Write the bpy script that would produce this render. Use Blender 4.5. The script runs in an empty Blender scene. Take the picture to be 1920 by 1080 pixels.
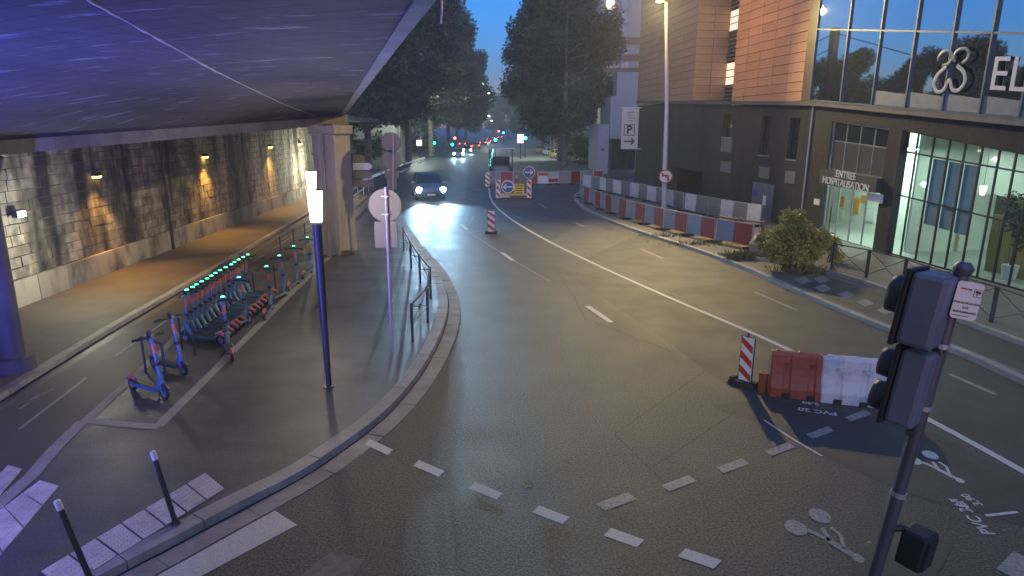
import bpy, bmesh, math, random
from mathutils import Vector, Matrix, Euler
random.seed(7)
SC = bpy.context.scene
COL = SC.collection
R = math.radians
# ------------------------------------------------------------------ camera
FPX, CAMZ, HOR = 1200.0, 5.3, 236.0
TILT = math.atan((540 - HOR) / FPX)
cd = bpy.data.cameras.new('camera'); cam = bpy.data.objects.new('camera', cd); COL.objects.link(cam)
cam.location = (0, 0, CAMZ); cam.rotation_euler = (math.pi / 2 - TILT, 0, 0)
cd.sensor_width = 36; cd.lens = FPX / 1920 * 36; cd.clip_start = 0.05; cd.clip_end = 3000
SC.camera = cam
# ------------------------------------------------------------------ sky
W = bpy.data.worlds.new('World'); SC.world = W; W.use_nodes = True
nt = W.node_tree; bg = nt.nodes['Background']
sky = nt.nodes.new('ShaderNodeTexSky'); sky.sky_type = 'NISHITA'; sky.sun_disc = False
sky.sun_elevation = R(2.5); sky.sun_rotation = R(165); sky.ozone_density = 6.0; sky.air_density = 1.0; sky.dust_density = 0.4
tn = nt.nodes.new('ShaderNodeMix'); tn.data_type = 'RGBA'; tn.blend_type = 'MULTIPLY'; tn.inputs[0].default_value = 1; tn.inputs[7].default_value = (1.55, .95, 1.0, 1)
nt.links.new(sky.outputs[0], tn.inputs[6]); nt.links.new(tn.outputs[2], bg.inputs[0]); bg.inputs[1].default_value = .58
sd = bpy.data.lights.new('dusk_fill', 'SUN'); sd.energy = .75; sd.angle = R(80); sd.color = (.86, .95, 1); dusk_fill = bpy.data.objects.new('dusk_fill', sd); COL.objects.link(dusk_fill); dusk_fill.rotation_euler = (R(48), 0, R(-15))  # broad fill light added to lift the shadows like twilight glow
SC.view_settings.view_transform = 'Standard'; SC.view_settings.look = 'None'
SC.view_settings.exposure = .15; SC.view_settings.gamma = 1; SC.view_settings.use_curve_mapping = False
SC.cycles.use_denoising = True
SC.cycles.max_bounces = 7; SC.cycles.diffuse_bounces = 3; SC.cycles.glossy_bounces = 3; SC.cycles.transparent_max_bounces = 12
SC.cycles.sample_clamp_indirect = 6; SC.cycles.caustics_reflective = False; SC.cycles.caustics_refractive = False

# ------------------------------------------------------------------ surveying: a sight line from the camera to a plane of the place
def ray(px, py):
    a, b = (px - 960) / FPX, (540 - py) / FPX
    return Vector((a, math.cos(TILT) + b * math.sin(TILT), -math.sin(TILT) + b * math.cos(TILT)))
def G(px, py, z=0.0):
    r = ray(px, py); s = (z - CAMZ) / r.z
    return Vector((r.x * s, r.y * s, z))
def at(px, py, Y):
    r = ray(px, py); s = Y / r.y
    return Vector((r.x * s, Y, CAMZ + r.z * s))

# ------------------------------------------------------------------ materials
MATS = {}
def pm(name, col, rough=.6, metal=0., var=.18, scale=3., stretch=(1, 1, 1), bump=0., bscale=80., spec=.5,
       col2=None, lo=.42, hi=.62, emit=None, estr=0., rnd=0., speck=0., spscale=250., coat=0., rvar=0., world=False):
    if name in MATS: return MATS[name]
    m = bpy.data.materials.new(name); m.use_nodes = True; MATS[name] = m
    N = m.node_tree.nodes; L = m.node_tree.links; b = N['Principled BSDF']
    b.inputs['Roughness'].default_value = rough; b.inputs['Metallic'].default_value = metal
    b.inputs['Specular IOR Level'].default_value = spec
    if coat: b.inputs['Coat Weight'].default_value = coat; b.inputs['Coat Roughness'].default_value = .08
    if world:
        src = N.new('ShaderNodeNewGeometry').outputs['Position']
    else:
        src = N.new('ShaderNodeTexCoord').outputs['Object']
    mp = N.new('ShaderNodeMapping'); L.new(src, mp.inputs[0]); mp.inputs['Scale'].default_value = stretch
    n1 = N.new('ShaderNodeTexNoise'); n1.inputs['Scale'].default_value = scale; n1.inputs['Detail'].default_value = 6; n1.inputs['Roughness'].default_value = .62
    L.new(mp.outputs[0], n1.inputs['Vector'])
    rp = N.new('ShaderNodeValToRGB'); L.new(n1.outputs['Fac'], rp.inputs[0])
    c = Vector(col[:3]); c2 = Vector(col2[:3]) if col2 else c * (1 + var)
    c1 = c if col2 else c * (1 - var)
    rp.color_ramp.elements[0].position = lo if col2 else .3; rp.color_ramp.elements[1].position = hi if col2 else .7
    rp.color_ramp.elements[0].color = (*c1, 1); rp.color_ramp.elements[1].color = (*c2, 1)
    out = rp.outputs[0]
    def mul(o, fac_out):
        mx = N.new('ShaderNodeMix'); mx.data_type = 'RGBA'; mx.blend_type = 'MULTIPLY'; mx.inputs[0].default_value = 1
        L.new(o, mx.inputs[6]); L.new(fac_out, mx.inputs[7]); return mx.outputs[2]
    def mrange(o, a, bb, c_, d_):
        q = N.new('ShaderNodeMapRange'); L.new(o, q.inputs[0])
        q.inputs[1].default_value = a; q.inputs[2].default_value = bb; q.inputs[3].default_value = c_; q.inputs[4].default_value = d_
        return q.outputs[0]
    if speck:
        n2 = N.new('ShaderNodeTexNoise'); n2.inputs['Scale'].default_value = spscale; n2.inputs['Detail'].default_value = 2
        L.new(src, n2.inputs['Vector'])
        out = mul(out, mrange(n2.outputs['Fac'], .35, .68, 1 - speck, 1 + speck))
    if rnd:
        oi = N.new('ShaderNodeObjectInfo'); out = mul(out, mrange(oi.outputs['Random'], 0, 1, 1 - rnd, 1 + rnd))
    L.new(out, b.inputs['Base Color'])
    if rvar:
        n4 = N.new('ShaderNodeTexNoise'); n4.inputs['Scale'].default_value = .9; n4.inputs['Detail'].default_value = 5
        L.new(src, n4.inputs['Vector']); L.new(mrange(n4.outputs['Fac'], .3, .7, rough - rvar, rough + rvar), b.inputs['Roughness'])
    if bump:
        n3 = N.new('ShaderNodeTexNoise'); n3.inputs['Scale'].default_value = bscale; n3.inputs['Detail'].default_value = 3
        L.new(mp.outputs[0] if stretch != (1, 1, 1) else src, n3.inputs['Vector'])
        bp = N.new('ShaderNodeBump'); bp.inputs['Strength'].default_value = bump; bp.inputs['Distance'].default_value = .02
        L.new(n3.outputs['Fac'], bp.inputs['Height']); L.new(bp.outputs[0], b.inputs['Normal'])
    if emit:
        b.inputs['Emission Color'].default_value = (*emit, 1); b.inputs['Emission Strength'].default_value = estr
    return m
def glass(name, tint=(.85, .95, .92), refl=.14, rough=.02):
    m = bpy.data.materials.new(name); m.use_nodes = True; N = m.node_tree.nodes; L = m.node_tree.links
    for n in list(N):
        if n.type == 'BSDF_PRINCIPLED': N.remove(n)
    t = N.new('ShaderNodeBsdfTransparent'); t.inputs[0].default_value = (*tint, 1)
    g = N.new('ShaderNodeBsdfGlossy'); g.inputs['Roughness'].default_value = rough; g.inputs[0].default_value = (.9, .95, 1, 1)
    fr0 = N.new('ShaderNodeFresnel'); fr0.inputs[0].default_value = 1.5 + refl
    ge = N.new('ShaderNodeNewGeometry'); iv = N.new('ShaderNodeMath'); iv.operation = 'SUBTRACT'; iv.inputs[0].default_value = 1; L.new(ge.outputs['Backfacing'], iv.inputs[1])
    fr = N.new('ShaderNodeMath'); fr.operation = 'MULTIPLY'; L.new(fr0.outputs[0], fr.inputs[0]); L.new(iv.outputs[0], fr.inputs[1])
    mx = N.new('ShaderNodeMixShader'); L.new(fr.outputs[0], mx.inputs[0]); L.new(t.outputs[0], mx.inputs[1]); L.new(g.outputs[0], mx.inputs[2])
    L.new(mx.outputs[0], N['Material Output'].inputs[0]); MATS[name] = m; return m

ASPH = pm('asphalt', (.057, .058, .057), .53, var=.2, scale=.45, bump=1.0, bscale=48, speck=.7, spscale=30, rvar=.06, spec=.5)
ASPH2 = pm('asphalt_new', (.043, .043, .045), .58, var=.22, scale=.6, bump=.5, bscale=110, speck=.5, spscale=90, rvar=.08)
ASPH3 = pm('asphalt_pale', (.092, .089, .083), .55, var=.2, scale=.5, bump=.5, bscale=90, speck=.5, spscale=80, rvar=.1)
PAVE = pm('pavement_asphalt', (.075, .072, .07), .5, var=.3, scale=.8, stretch=(.6, 1.5, 1), bump=.25, bscale=60, speck=.3, spscale=40, rvar=.08)
TRACK = pm('cycle_track_asphalt', (.062, .056, .053), .6, var=.25, scale=.5, bump=.2, bscale=120, speck=.25, spscale=120)
STONE = pm('kerb_granite', (.27, .26, .245), .65, var=.25, scale=2.2, bump=.2, bscale=60, speck=.25, spscale=110, rnd=.12)
GUT = pm('gutter_concrete', (.26, .245, .22), .7, var=.3, scale=1.6, bump=.2, bscale=60, speck=.2, spscale=90, rnd=.12)
PAINT = pm('road_paint', (.5, .49, .465), .6, col2=(.24, .235, .23), scale=16, lo=.66, hi=.78, speck=.2, spscale=60)
PAINTW = pm('worn_road_paint', (.27, .262, .25), .6, col2=(.12, .118, .115), scale=14, lo=.5, hi=.68, speck=.25, spscale=60)
CHALK = pm('spray_chalk', (.55, .55, .55), .8, col2=(.25, .25, .25), scale=25, lo=.5, hi=.7)
TACT = pm('tactile_paving', (.42, .4, .38), .7, var=.2, scale=3, rnd=.1, bump=.15, bscale=50, speck=.2, spscale=50)
CONC = pm('bridge_concrete', (.13, .125, .12), .8, var=.35, scale=1.2, stretch=(1, 1, .4), bump=.3, bscale=12)
PIER = pm('pier_render', (.3, .27, .23), .8, col2=(.17, .15, .13), scale=1.1, stretch=(1.4, 1.4, .35), lo=.45, hi=.7, bump=.3, bscale=9)
BSTONE = pm('tunnel_stone', (.024, .023, .022), .85, col2=(.3, .275, .23), scale=.7, stretch=(1, 1.1, .13), lo=.4, hi=.6, rnd=.3, bump=.5, bscale=14, world=True, speck=.35, spscale=3)
MORT = pm('tunnel_mortar', (.02, .019, .018), .9, col2=(.1, .092, .08), scale=.62, stretch=(1, 1.1, .16), lo=.4, hi=.6, world=True)
PLIN = pm('plinth_stone', (.07, .066, .06), .85, col2=(.34, .32, .28), scale=.9, stretch=(1, 1, .4), lo=.36, hi=.56, rnd=.2, bump=.4, bscale=12, world=True)
STEEL = pm('painted_dark_steel', (.045, .047, .055), .45, metal=.3, var=.15, scale=8)
GALV = pm('galvanised_steel', (.42, .42, .44), .45, metal=.6, var=.12, scale=6)
SIGNB = pm('sign_back', (.2, .185, .13), .6, metal=.1, var=.1, scale=4)
WHITE = pm('white_plastic', (.72, .71, .7), .45, var=.06, scale=5)
RED = pm('red_reflective', (.42, .045, .03), .45, var=.12, scale=6)
ORANGE = pm('orange_plastic', (.24, .055, .03), .5, var=.2, scale=4)
BLUE = pm('sign_blue', (.03, .08, .3), .4, var=.08)
YEL = pm('sign_yellow', (.75, .52, .02), .45, var=.08)
BLACK = pm('black_plastic', (.016, .016, .018), .5, var=.2)
RUBBER = pm('tyre_rubber', (.015, .015, .015), .75, var=.2)
BGREY = pm('barrier_grey_blue', (.19, .23, .3), .5, var=.15, scale=5, bump=.1, bscale=10, rnd=.12)
BWHITE = pm('barrier_white', (.6, .6, .62), .5, var=.12, scale=5, rnd=.12)
BGR2 = pm('barrier_grey', (.2, .2, .21), .5, var=.15, scale=5, rnd=.12)
BRED = pm('barrier_red', (.26, .032, .03), .5, var=.18, scale=5, rnd=.15)
def emis(name, col, s):
    m = bpy.data.materials.new(name); m.use_nodes = True; b = m.node_tree.nodes['Principled BSDF']
    b.inputs['Base Color'].default_value = (.8, .8, .8, 1)
    b.inputs['Emission Color'].default_value = (*col, 1); b.inputs['Emission Strength'].default_value = s; MATS[name] = m
    return m

# ------------------------------------------------------------------ mesh builder
class MB:
    def __init__(s): s.v = []; s.f = []; s.mi = []
    def add(s, vs, fs, mi=0):
        o = len(s.v); s.v += [Vector(v) for v in vs]; s.f += [tuple(i + o for i in f) for f in fs]; s.mi += [mi] * len(fs); return s
    def hexa(s, p, mi=0):   # 4 bottom then 4 top
        return s.add(p, [(3, 2, 1, 0), (4, 5, 6, 7), (0, 1, 5, 4), (1, 2, 6, 5), (2, 3, 7, 6), (3, 0, 4, 7)], mi)
    def box(s, c, d, M=None, mi=0, taper=(1, 1)):
        x, y, z = d[0] / 2, d[1] / 2, d[2] / 2; tx, ty = taper
        p = [Vector((-x, -y, -z)), Vector((x, -y, -z)), Vector((x, y, -z)), Vector((-x, y, -z)),
             Vector((-x * tx, -y * ty, z)), Vector((x * tx, -y * ty, z)), Vector((x * tx, y * ty, z)), Vector((-x * tx, y * ty, z))]
        c = Vector(c)
        return s.hexa([(M @ q if M else q) + c for q in p], mi)
    def prism(s, pts, z0, z1, mi=0):  # pts: xy polygon; z may be number
        n = len(pts); a = [(p[0], p[1], z0) for p in pts]; b = [(p[0], p[1], z1) for p in pts]
        area = sum(pts[i][0] * pts[(i + 1) % n][1] - pts[(i + 1) % n][0] * pts[i][1] for i in range(n))
        f = [tuple(range(n))[::-1], tuple(range(n, 2 * n))] + [(i, (i + 1) % n, n + (i + 1) % n, n + i) for i in range(n)]
        if area < 0: f = [q[::-1] for q in f]
        return s.add(a + b, f, mi)
    def tube(s, pts, rad, n=8, mi=0, cap=True):
        pts = [Vector(p) for p in pts]; k = len(pts); rad = rad if hasattr(rad, '__len__') else [rad] * k
        vs = []; up = None
        for i, p in enumerate(pts):
            d = (pts[min(i + 1, k - 1)] - pts[max(i - 1, 0)]).normalized()
            if up is None:
                up = Vector((0, 0, 1)) if abs(d.z) < .9 else Vector((1, 0, 0))
            a = d.cross(up).normalized(); b = a.cross(d).normalized(); up = b
            vs += [p + (a * math.cos(t) + b * math.sin(t)) * rad[i] for t in (2 * math.pi * j / n for j in range(n))]
        fs = [(i * n + j, i * n + (j + 1) % n, (i + 1) * n + (j + 1) % n, (i + 1) * n + j) for i in range(k - 1) for j in range(n)]
        if cap: fs += [tuple(range(n))[::-1], tuple(range((k - 1) * n, k * n))]
        return s.add(vs, [f[::-1] for f in fs], mi)
    def disc(s, c, nrm, r, th, n=24, mi=0):
        c = Vector(c); nrm = Vector(nrm).normalized()
        return s.tube([c - nrm * th / 2, c + nrm * th / 2], r, n, mi)
    def build(s, name, mats, parent=None, world=False, smooth=False, bevel=0):
        me = bpy.data.meshes.new(name)
        off = Vector(parent.location) if (parent and world) else Vector((0, 0, 0))
        me.from_pydata([tuple(v - off) for v in s.v], [], s.f)
        for m in (mats if isinstance(mats, (list, tuple)) else [mats]): me.materials.append(m)
        if len(me.materials) > 1:
            for p, i in zip(me.polygons, s.mi): p.material_index = i
        if smooth:
            me.shade_smooth() if hasattr(me, 'shade_smooth') else None
            try: me.set_sharp_from_angle(angle=R(38))
            except Exception: pass
        me.update()
        o = bpy.data.objects.new(name, me); COL.objects.link(o)
        if parent: o.parent = parent
        if bevel:
            md = o.modifiers.new('bevel', 'BEVEL'); md.width = bevel; md.segments = 2; md.limit_method = 'ANGLE'
        return o
def tag(o, label, cat, group=None):
    o['label'] = label; o['category'] = cat
    if group: o['group'] = group
    return o
def struct(o): o['kind'] = 'structure'; return o
def thing(name, label, cat, loc=(0, 0, 0), rz=0, group=None):
    o = bpy.data.objects.new(name, None); COL.objects.link(o); o.location = loc; o.rotation_euler = (0, 0, rz); o.empty_display_size = .2
    return tag(o, label, cat, group)
def copy_tree(o, parent=None):
    c = o.copy(); COL.objects.link(c); c.parent = parent
    for ch in list(o.children): copy_tree(ch, c)
    return c
ORD = 'first second third fourth fifth sixth seventh eighth ninth tenth eleventh twelfth thirteenth fourteenth'.split()
def smooth(pts, n=6):
    out = []
    P = [Vector(p) for p in pts]; P = [P[0] * 2 - P[1]] + P + [P[-1] * 2 - P[-2]]
    for i in range(1, len(P) - 2):
        for j in range(n):
            t = j / n; a, b, c, d = P[i - 1:i + 3]
            out.append(.5 * ((2 * b) + (c - a) * t + (2 * a - 5 * b + 4 * c - d) * t * t + (3 * b - 3 * c + d - a) * t ** 3))
    return out + [P[-2]]
def offset(pts, d):  # shift an xy polyline to its right
    out = []
    for i, p in enumerate(pts):
        t = pts[min(i + 1, len(pts) - 1)] - pts[max(i - 1, 0)]; t.z = 0; t.normalize()
        out.append(p + Vector((t.y, -t.x, 0)) * d)
    return out
def resample(pts, step):
    out = [pts[0].copy()]; need = step
    for a, b in zip(pts, pts[1:]):
        L = (b - a).length; pos = 0
        while L - pos >= need:
            pos += need; out.append(a.lerp(b, pos / L)); need = step
        need -= (L - pos)
    return out
def sheet(name, pts, z, mat, parent=None):
    mb = MB(); n = len(pts); v = [(p[0], p[1], z) for p in pts]
    bm = bmesh.new(); bv = [bm.verts.new(q) for q in v]; f = bm.faces.new(bv); bm.normal_update()
    if f.normal.z < 0: f.normal_flip()
    bmesh.ops.triangulate(bm, faces=bm.faces[:])
    me = bpy.data.meshes.new(name); bm.to_mesh(me); bm.free(); me.materials.append(mat)
    o = bpy.data.objects.new(name, me); COL.objects.link(o)
    if parent: o.parent = parent
    return o
def gsheet(name, px, z, mat, parent=None): return sheet(name, [G(x, y, z) for x, y in px], z, mat, parent)
def ribbon(name, pts, w, z, mat, parent=None):
    a = offset(pts, -w / 2); b = offset(pts, w / 2)
    mb = MB(); n = len(a)
    mb.add([(p.x, p.y, z) for p in a] + [(p.x, p.y, z) for p in b], [(i, n + i, n + i + 1, i + 1) for i in range(n - 1)])
    return mb.build(name, mat, parent)
def stones(name, pts, w, z0, z1, step, mat, parent, gap=.012, side=1):
    ps = resample(pts, step / 4); k = 0
    while k + 1 < len(ps):
        seg = ps[k:k + 5]
        if len(seg) < 2: break
        a = [p.copy() for p in seg]
        d0 = (a[1] - a[0]).normalized(); d1 = (a[-1] - a[-2]).normalized(); a[0] += d0 * gap / 2; a[-1] -= d1 * gap / 2
        b = offset(a, w * side); dz = random.uniform(-.006, .006); n = len(a); mb = MB()
        vs = [(p.x, p.y, z0) for p in a] + [(p.x, p.y, z0) for p in b] + [(p.x, p.y, z1 + dz) for p in a] + [(p.x, p.y, z1 + dz) for p in b]
        fs = []
        for i in range(n - 1):
            fs += [(2 * n + i, 3 * n + i, 3 * n + i + 1, 2 * n + i + 1), (i, 2 * n + i, 2 * n + i + 1, i + 1), (n + i, n + i + 1, 3 * n + i + 1, 3 * n + i)]
        fs += [(0, n, 3 * n, 2 * n), (n - 1, 3 * n - 1, 4 * n - 1, 2 * n - 1)]
        if side < 0: fs = [f[::-1] for f in fs]
        mb.add(vs, fs); mb.build(name, mat, parent); k += 4
def text_obj(name, s, size, mat, parent, M, extrude=.003, align='CENTER', bold=0, spacing=1.0):
    cu = bpy.data.curves.new(name, 'FONT'); cu.body = s; cu.size = size; cu.extrude = extrude; cu.align_x = align; cu.align_y = 'CENTER'
    cu.offset = bold; cu.space_line = .85; cu.space_character = spacing; cu.resolution_u = 3
    t = bpy.data.objects.new(name + '_tmp', cu); COL.objects.link(t)
    dg = bpy.context.evaluated_depsgraph_get(); me = bpy.data.meshes.new_from_object(t.evaluated_get(dg))
    bpy.data.objects.remove(t); me.transform(M); me.materials.clear(); me.materials.append(mat); me.name = name
    o = bpy.data.objects.new(name, me); COL.objects.link(o); o.parent = parent; return o
def frame(origin, xax, yax):
    x = Vector(xax).normalized(); y = Vector(yax).normalized(); z = x.cross(y)
    m = Matrix((x, y, z)).transposed().to_4x4(); m.translation = Vector(origin); return m
def light(name, kind, loc, power, col, parent=None, size=.1, aim=None, cone=90, blend=1.):
    d = bpy.data.lights.new(name, kind); d.energy = power; d.color = col
    if kind == 'AREA': d.size = size
    else: d.shadow_soft_size = size
    if kind == 'SPOT': d.spot_size = R(cone); d.spot_blend = blend
    o = bpy.data.objects.new(name, d); COL.objects.link(o)
    off = Vector(parent.location) if parent else Vector((0, 0, 0))
    o.location = Vector(loc) - off
    if aim is not None: o.rotation_euler = (Vector(aim) - Vector(loc)).to_track_quat('-Z', 'Y').to_euler()
    if parent: o.parent = parent
    return o

# ================================================================== SETTING: ground, road, pavements
ground = MB().add([(-700, -60, 0), (700, -60, 0), (700, 1500, 0), (-700, 1500, 0)], [(0, 1, 2, 3)]).build('road', ASPH); struct(ground)
ZM = .009
def patch(px, m, z=.004): return gsheet('asphalt_patch', px, z, m, ground)
patch([(1500, 659), (1925, 886), (1960, 745), (1660, 618), (1500, 552), (1398, 512), (1310, 480), (1230, 462), (1130, 430), (1060, 440), (1200, 520), (1330, 580)], ASPH2, .004)
patch([(1115, 402), (1205, 437), (1098, 482), (1030, 455)], ASPH3, .0055)
patch([(1210, 438), (1262, 455), (1150, 500), (1105, 484)], ASPH2, .006)
patch([(1290, 560), (1400, 618), (1500, 690), (1430, 760), (1330, 700), (1210, 610), (1100, 540), (1040, 500)], ASPH2, .003)
patch([(1332, 760), (1440, 748), (1640, 782), (1760, 815), (1990, 935), (1990, 1010), (1850, 965), (1700, 925), (1560, 862), (1440, 800)], ASPH2, .0045)
patch([(520, 1110), (618, 1036), (682, 1050), (640, 1110)], ASPH3, .004)
patch([(1590, 1110), (1600, 1040), (1700, 985), (1790, 1020), (1740, 1110)], ASPH2, .0048)
patch([(880, 262), (912, 262), (925, 330), (915, 372), (905, 400), (870, 400)], ASPH2, .004)
patch([(945, 345), (1075, 345), (1120, 262), (955, 262)], pm('site_gravel', (.2, .19, .16), .85, var=.2, scale=1.5, speck=.3, spscale=20), .0035)

def dash(name, px, m=PAINT, z=ZM): return gsheet(name, px, z, m, ground)
def dash_c(cx, cy, dx, dy, wx, wy, m=PAINT):
    return dash('lane_dash', [(cx - dx - wx, cy - dy - wy), (cx + dx - wx, cy + dy - wy), (cx + dx + wx, cy + dy + wy), (cx - dx + wx, cy - dy + wy)], m)
for c in ((710, 838), (804, 878), (911, 920), (1033, 965), (1170, 1008), (1312, 1047)):
    k = 1 + (c[0] - 710) / 1100; dash_c(*c, 22 * k, 10 * k ** .3, 5 * k, -5 * k, PAINT)
for c, k in (((1156, 940), 1.15), ((1273, 906), 1.0), ((1374, 873), .92), ((1462, 842), .85), ((1538, 811), .78), ((1609, 779), .72)):
    dash_c(*c, 26 * k, -9.5 * k, 8 * k, 5.5 * k, PAINTW)
line = smooth([G(*p) for p in ((916, 352), (922, 376), (945, 401), (1000, 437), (1100, 488), (1250, 556), (1400, 620), (1500, 666), (1640, 735), (1780, 808), (1925, 888), (2060, 965))])
ribbon('line_or_beam_edge', line, .15, ZM, PAINT, ground)
ribbon('line_or_beam_edge', smooth([G(*p) for p in ((868, 428), (905, 452), (945, 478), (1030, 527))]), .06, ZM, PAINTW, ground)
ribbon('line_or_beam_edge', smooth([G(*p) for p in ((776, 438), (830, 436), (868, 428), (890, 405))]), .07, ZM, PAINTW, ground)  # cut-off edge of the car's headlight beam, painted on as a pale line
ribbon('line_or_beam_edge', smooth([G(*p) for p in ((1432, 788), (1480, 820), (1541, 856))]), .045, ZM + .002, PAINT, ground)
ribbon('line_or_beam_edge', smooth([G(*p) for p in ((1848, 968), (1908, 961))]), .05, ZM + .002, CHALK, ground)
for a, b, w in (((941, 474), (962, 489), .16), ((1101, 574), (1146, 605), .17), ((1200, 467), (1243, 485), .13), ((1415, 548), (1494, 582), .12),
                ((1780, 702), (1866, 740), .12), ((1013, 383), (1026, 391), .13), ((1080, 418), (1094, 425), .12), ((866, 421), (876, 431), .2), ((845, 404), (867, 405), .2)):
    ribbon('lane_dash', [G(*a), G(*b)], w, ZM + .002, PAINTW if w < .14 else PAINT, ground)
dash('zebra_stripe', [(515, 957), (557, 984), (340, 1100), (258, 1100)])
dash('zebra_stripe', [(1900, 1033), (1990, 1080), (1950, 1110), (1868, 1066)], PAINTW)
dash('zebra_stripe', [(622, 1034), (682, 1049), (655, 1095), (545, 1095)], pm('ghost_paint', (.125, .122, .118), .6, col2=(.08, .08, .08), scale=10), .012)
# saw cuts in the carriageway
CUT = pm('sealed_joint', (.012, .012, .012), .6)
for a, b in (((1152, 815), (1330, 690)), ((1222, 878), (1420, 745)), ((1152, 815), (1250, 910))):
    ribbon('saw_cut', [G(*a), G(*b)], .012, .006, CUT, ground)
rc = random.Random(3)
for a, b in (((1100, 520), (1230, 560)), ((1230, 560), (1290, 540)), ((1180, 500), (1420, 560)), ((1290, 585), (1480, 640)), ((1040, 500), (1100, 600)), ((1100, 600), (1260, 660))):
    A, B = G(*a), G(*b); n = 14; d = (B - A); pr = Vector((-d.y, d.x, 0)).normalized()
    ribbon('crack', [A.lerp(B, i / n) + pr * rc.gauss(0, .05) for i in range(n + 1)], rc.uniform(.012, .03), .0075, CUT, ground)
for px, r_ in ():
    c = G(*px); sheet('oil_stain', [c + Vector((math.cos(t_ * .42) * r_ * rc.uniform(.6, 1.1), math.sin(t_ * .42) * r_ * 1.6 * rc.uniform(.6, 1.1), 0)) for t_ in range(15)], .0028, ASPH2, ground)
# bicycle pictograms
def bike_mark(name, M, parent, mat, z):
    mb = MB()
    def ell(cx, cy, rx, ry):
        n = 24; mb.add([M @ Vector((cx + rx * math.cos(2 * math.pi * i / n), cy + ry * math.sin(2 * math.pi * i / n), 0)) for i in range(n)], [tuple(range(n))])
    def bar(a, b, w):
        a = Vector((*a, 0)); b = Vector((*b, 0)); d = (b - a).normalized(); p = Vector((-d.y, d.x, 0)) * w / 2
        mb.add([M @ q for q in (a + p, a - p, b - p, b + p)], [(0, 1, 2, 3)])
    ell(-.34, 0, .2, .3); ell(.34, 0, .2, .3); ell(.02, 1.5, .1, .16)
    bar((-.2, .2), (-.05, .75), .1); bar((-.05, .75), (.1, .35), .09); bar((-.08, .7), (0, 1.35), .13); bar((.0, 1.15), (.25, .75), .08); bar((.25, .75), (.25, .45), .07)
    for v in mb.v: v.z = z
    return mb.build(name, mat, parent)
def bikeM(px_wheel_l, px_wheel_r, px_head, z=0.):
    a, b, h = G(*px_wheel_l, z), G(*px_wheel_r, z), G(*px_head, z); c = (a + b) / 2
    x = (b - a) / .68; y = (h - c) / 1.5
    m = Matrix((x, y, Vector((0, 0, 1)))).transposed().to_4x4(); m.translation = c; return m
bike_mark('bike_symbol', bikeM((1492, 990), (1537, 968), (1607, 1048)), ground, PAINTW, ZM)
bike_mark('bike_symbol', bikeM((1712, 864), (1744, 854), (1798, 902)), ground, PAINT, ZM + .003)
def floor_text(s, p, xdir_px, size, mat, z):
    o = G(*p); x = (G(*xdir_px) - o).normalized(); y = Vector((-x.y, x.x, 0))
    text_obj('spray_text', s, size, mat, ground, frame((o.x, o.y, z), x, y), extrude=0, bold=.004)
floor_text('PVC 315', (1822, 968), (1780, 925), .24, CHALK, ZM + .002)
floor_text('N80', (1805, 948), (1775, 920), .18, CHALK, ZM + .002)
floor_text('3,90', (1822, 938), (1790, 915), .18, CHALK, ZM + .002)
floor_text('PVC 20', (1532, 772), (1480, 765), .22, CHALK, ZM + .002)
floor_text('3,40', (1520, 757), (1480, 752), .18, CHALK, ZM + .002)

# ---- left pavement with kerb and gutter
PZ = .13
kerb_px = [(60, 1145), (190, 1076), (300, 1019), (430, 951), (560, 884), (640, 832), (705, 784), (755, 735), (795, 682), (824, 628), (838, 582), (836, 545), (818, 508), (790, 472), (765, 440), (748, 412), (738, 385), (728, 362), (716, 350)]
kerb = smooth([G(x, y, PZ) for x, y in kerb_px], 5)
inner = offset(kerb, -.28)
left_px = [(690, 346), (655, 356), (580, 402), (400, 512), (210, 624), (0, 756), (-300, 935), (-700, 1200)]
pv = [Vector((p.x, p.y, 0)) for p in inner] + [G(x, y, PZ) for x, y in left_px]
pav = sheet('pavement', pv, PZ, PAVE); struct(pav)
kb = ribbon('kerb', offset(kerb, -.14), .26, .05, MORT); struct(kb)
stones('kerb_stone', kerb, .28, 0, PZ, 1.0, STONE, kb, side=-1)
gt = ribbon('gutter', offset(kerb, .2), .36, .003, MORT); struct(gt)
stones('gutter_slab', offset(kerb, .05), .33, -.02, .014, 1.3, GUT, gt, side=1)
def pstrip(px, w, m, z=PZ + .006): return ribbon('paving_strip', [G(x, y, PZ) for x, y in px], w, z, m, pav)
STRIP = pm('strip_stone', (.24, .23, .22), .65, var=.2, scale=2.5, speck=.2, spscale=60)
pstrip([(655, 447), (590, 507), (500, 596), (400, 697), (296, 800)], .2, STRIP)
pstrip([(300, 801), (230, 796), (156, 788)], .2, STRIP, PZ + .0075)
pstrip([(352, 612), (270, 690), (160, 790)], .18, STRIP, PZ + .009)
pstrip([(156, 790), (100, 845), (60, 892), (-20, 962), (-160, 1080)], .22, STRIP, PZ + .0105)
trk = gsheet('cycle_track', [(690, 346), (640, 395), (560, 470), (460, 555), (352, 612), (160, 790), (60, 892), (-300, 1180), (-400, 1050), (0, 770), (210, 636), (400, 522), (580, 409), (655, 360)], PZ + .004, TRACK); struct(trk)
for a, b, w in (((36, 806), (162, 709), .07), ((216, 668), (312, 602), .07), ((466, 494), (495, 479), .08), ((512, 467), (548, 444), .07), ((566, 432), (590, 418), .08)):
    ribbon('lane_dash', [G(*a, PZ), G(*b, PZ)], w, PZ + .011, PAINTW, trk)
bike_mark('bike_symbol', bikeM((45, 762), (66, 745), (95, 733), PZ), trk, PAINTW, PZ + .011)
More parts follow.
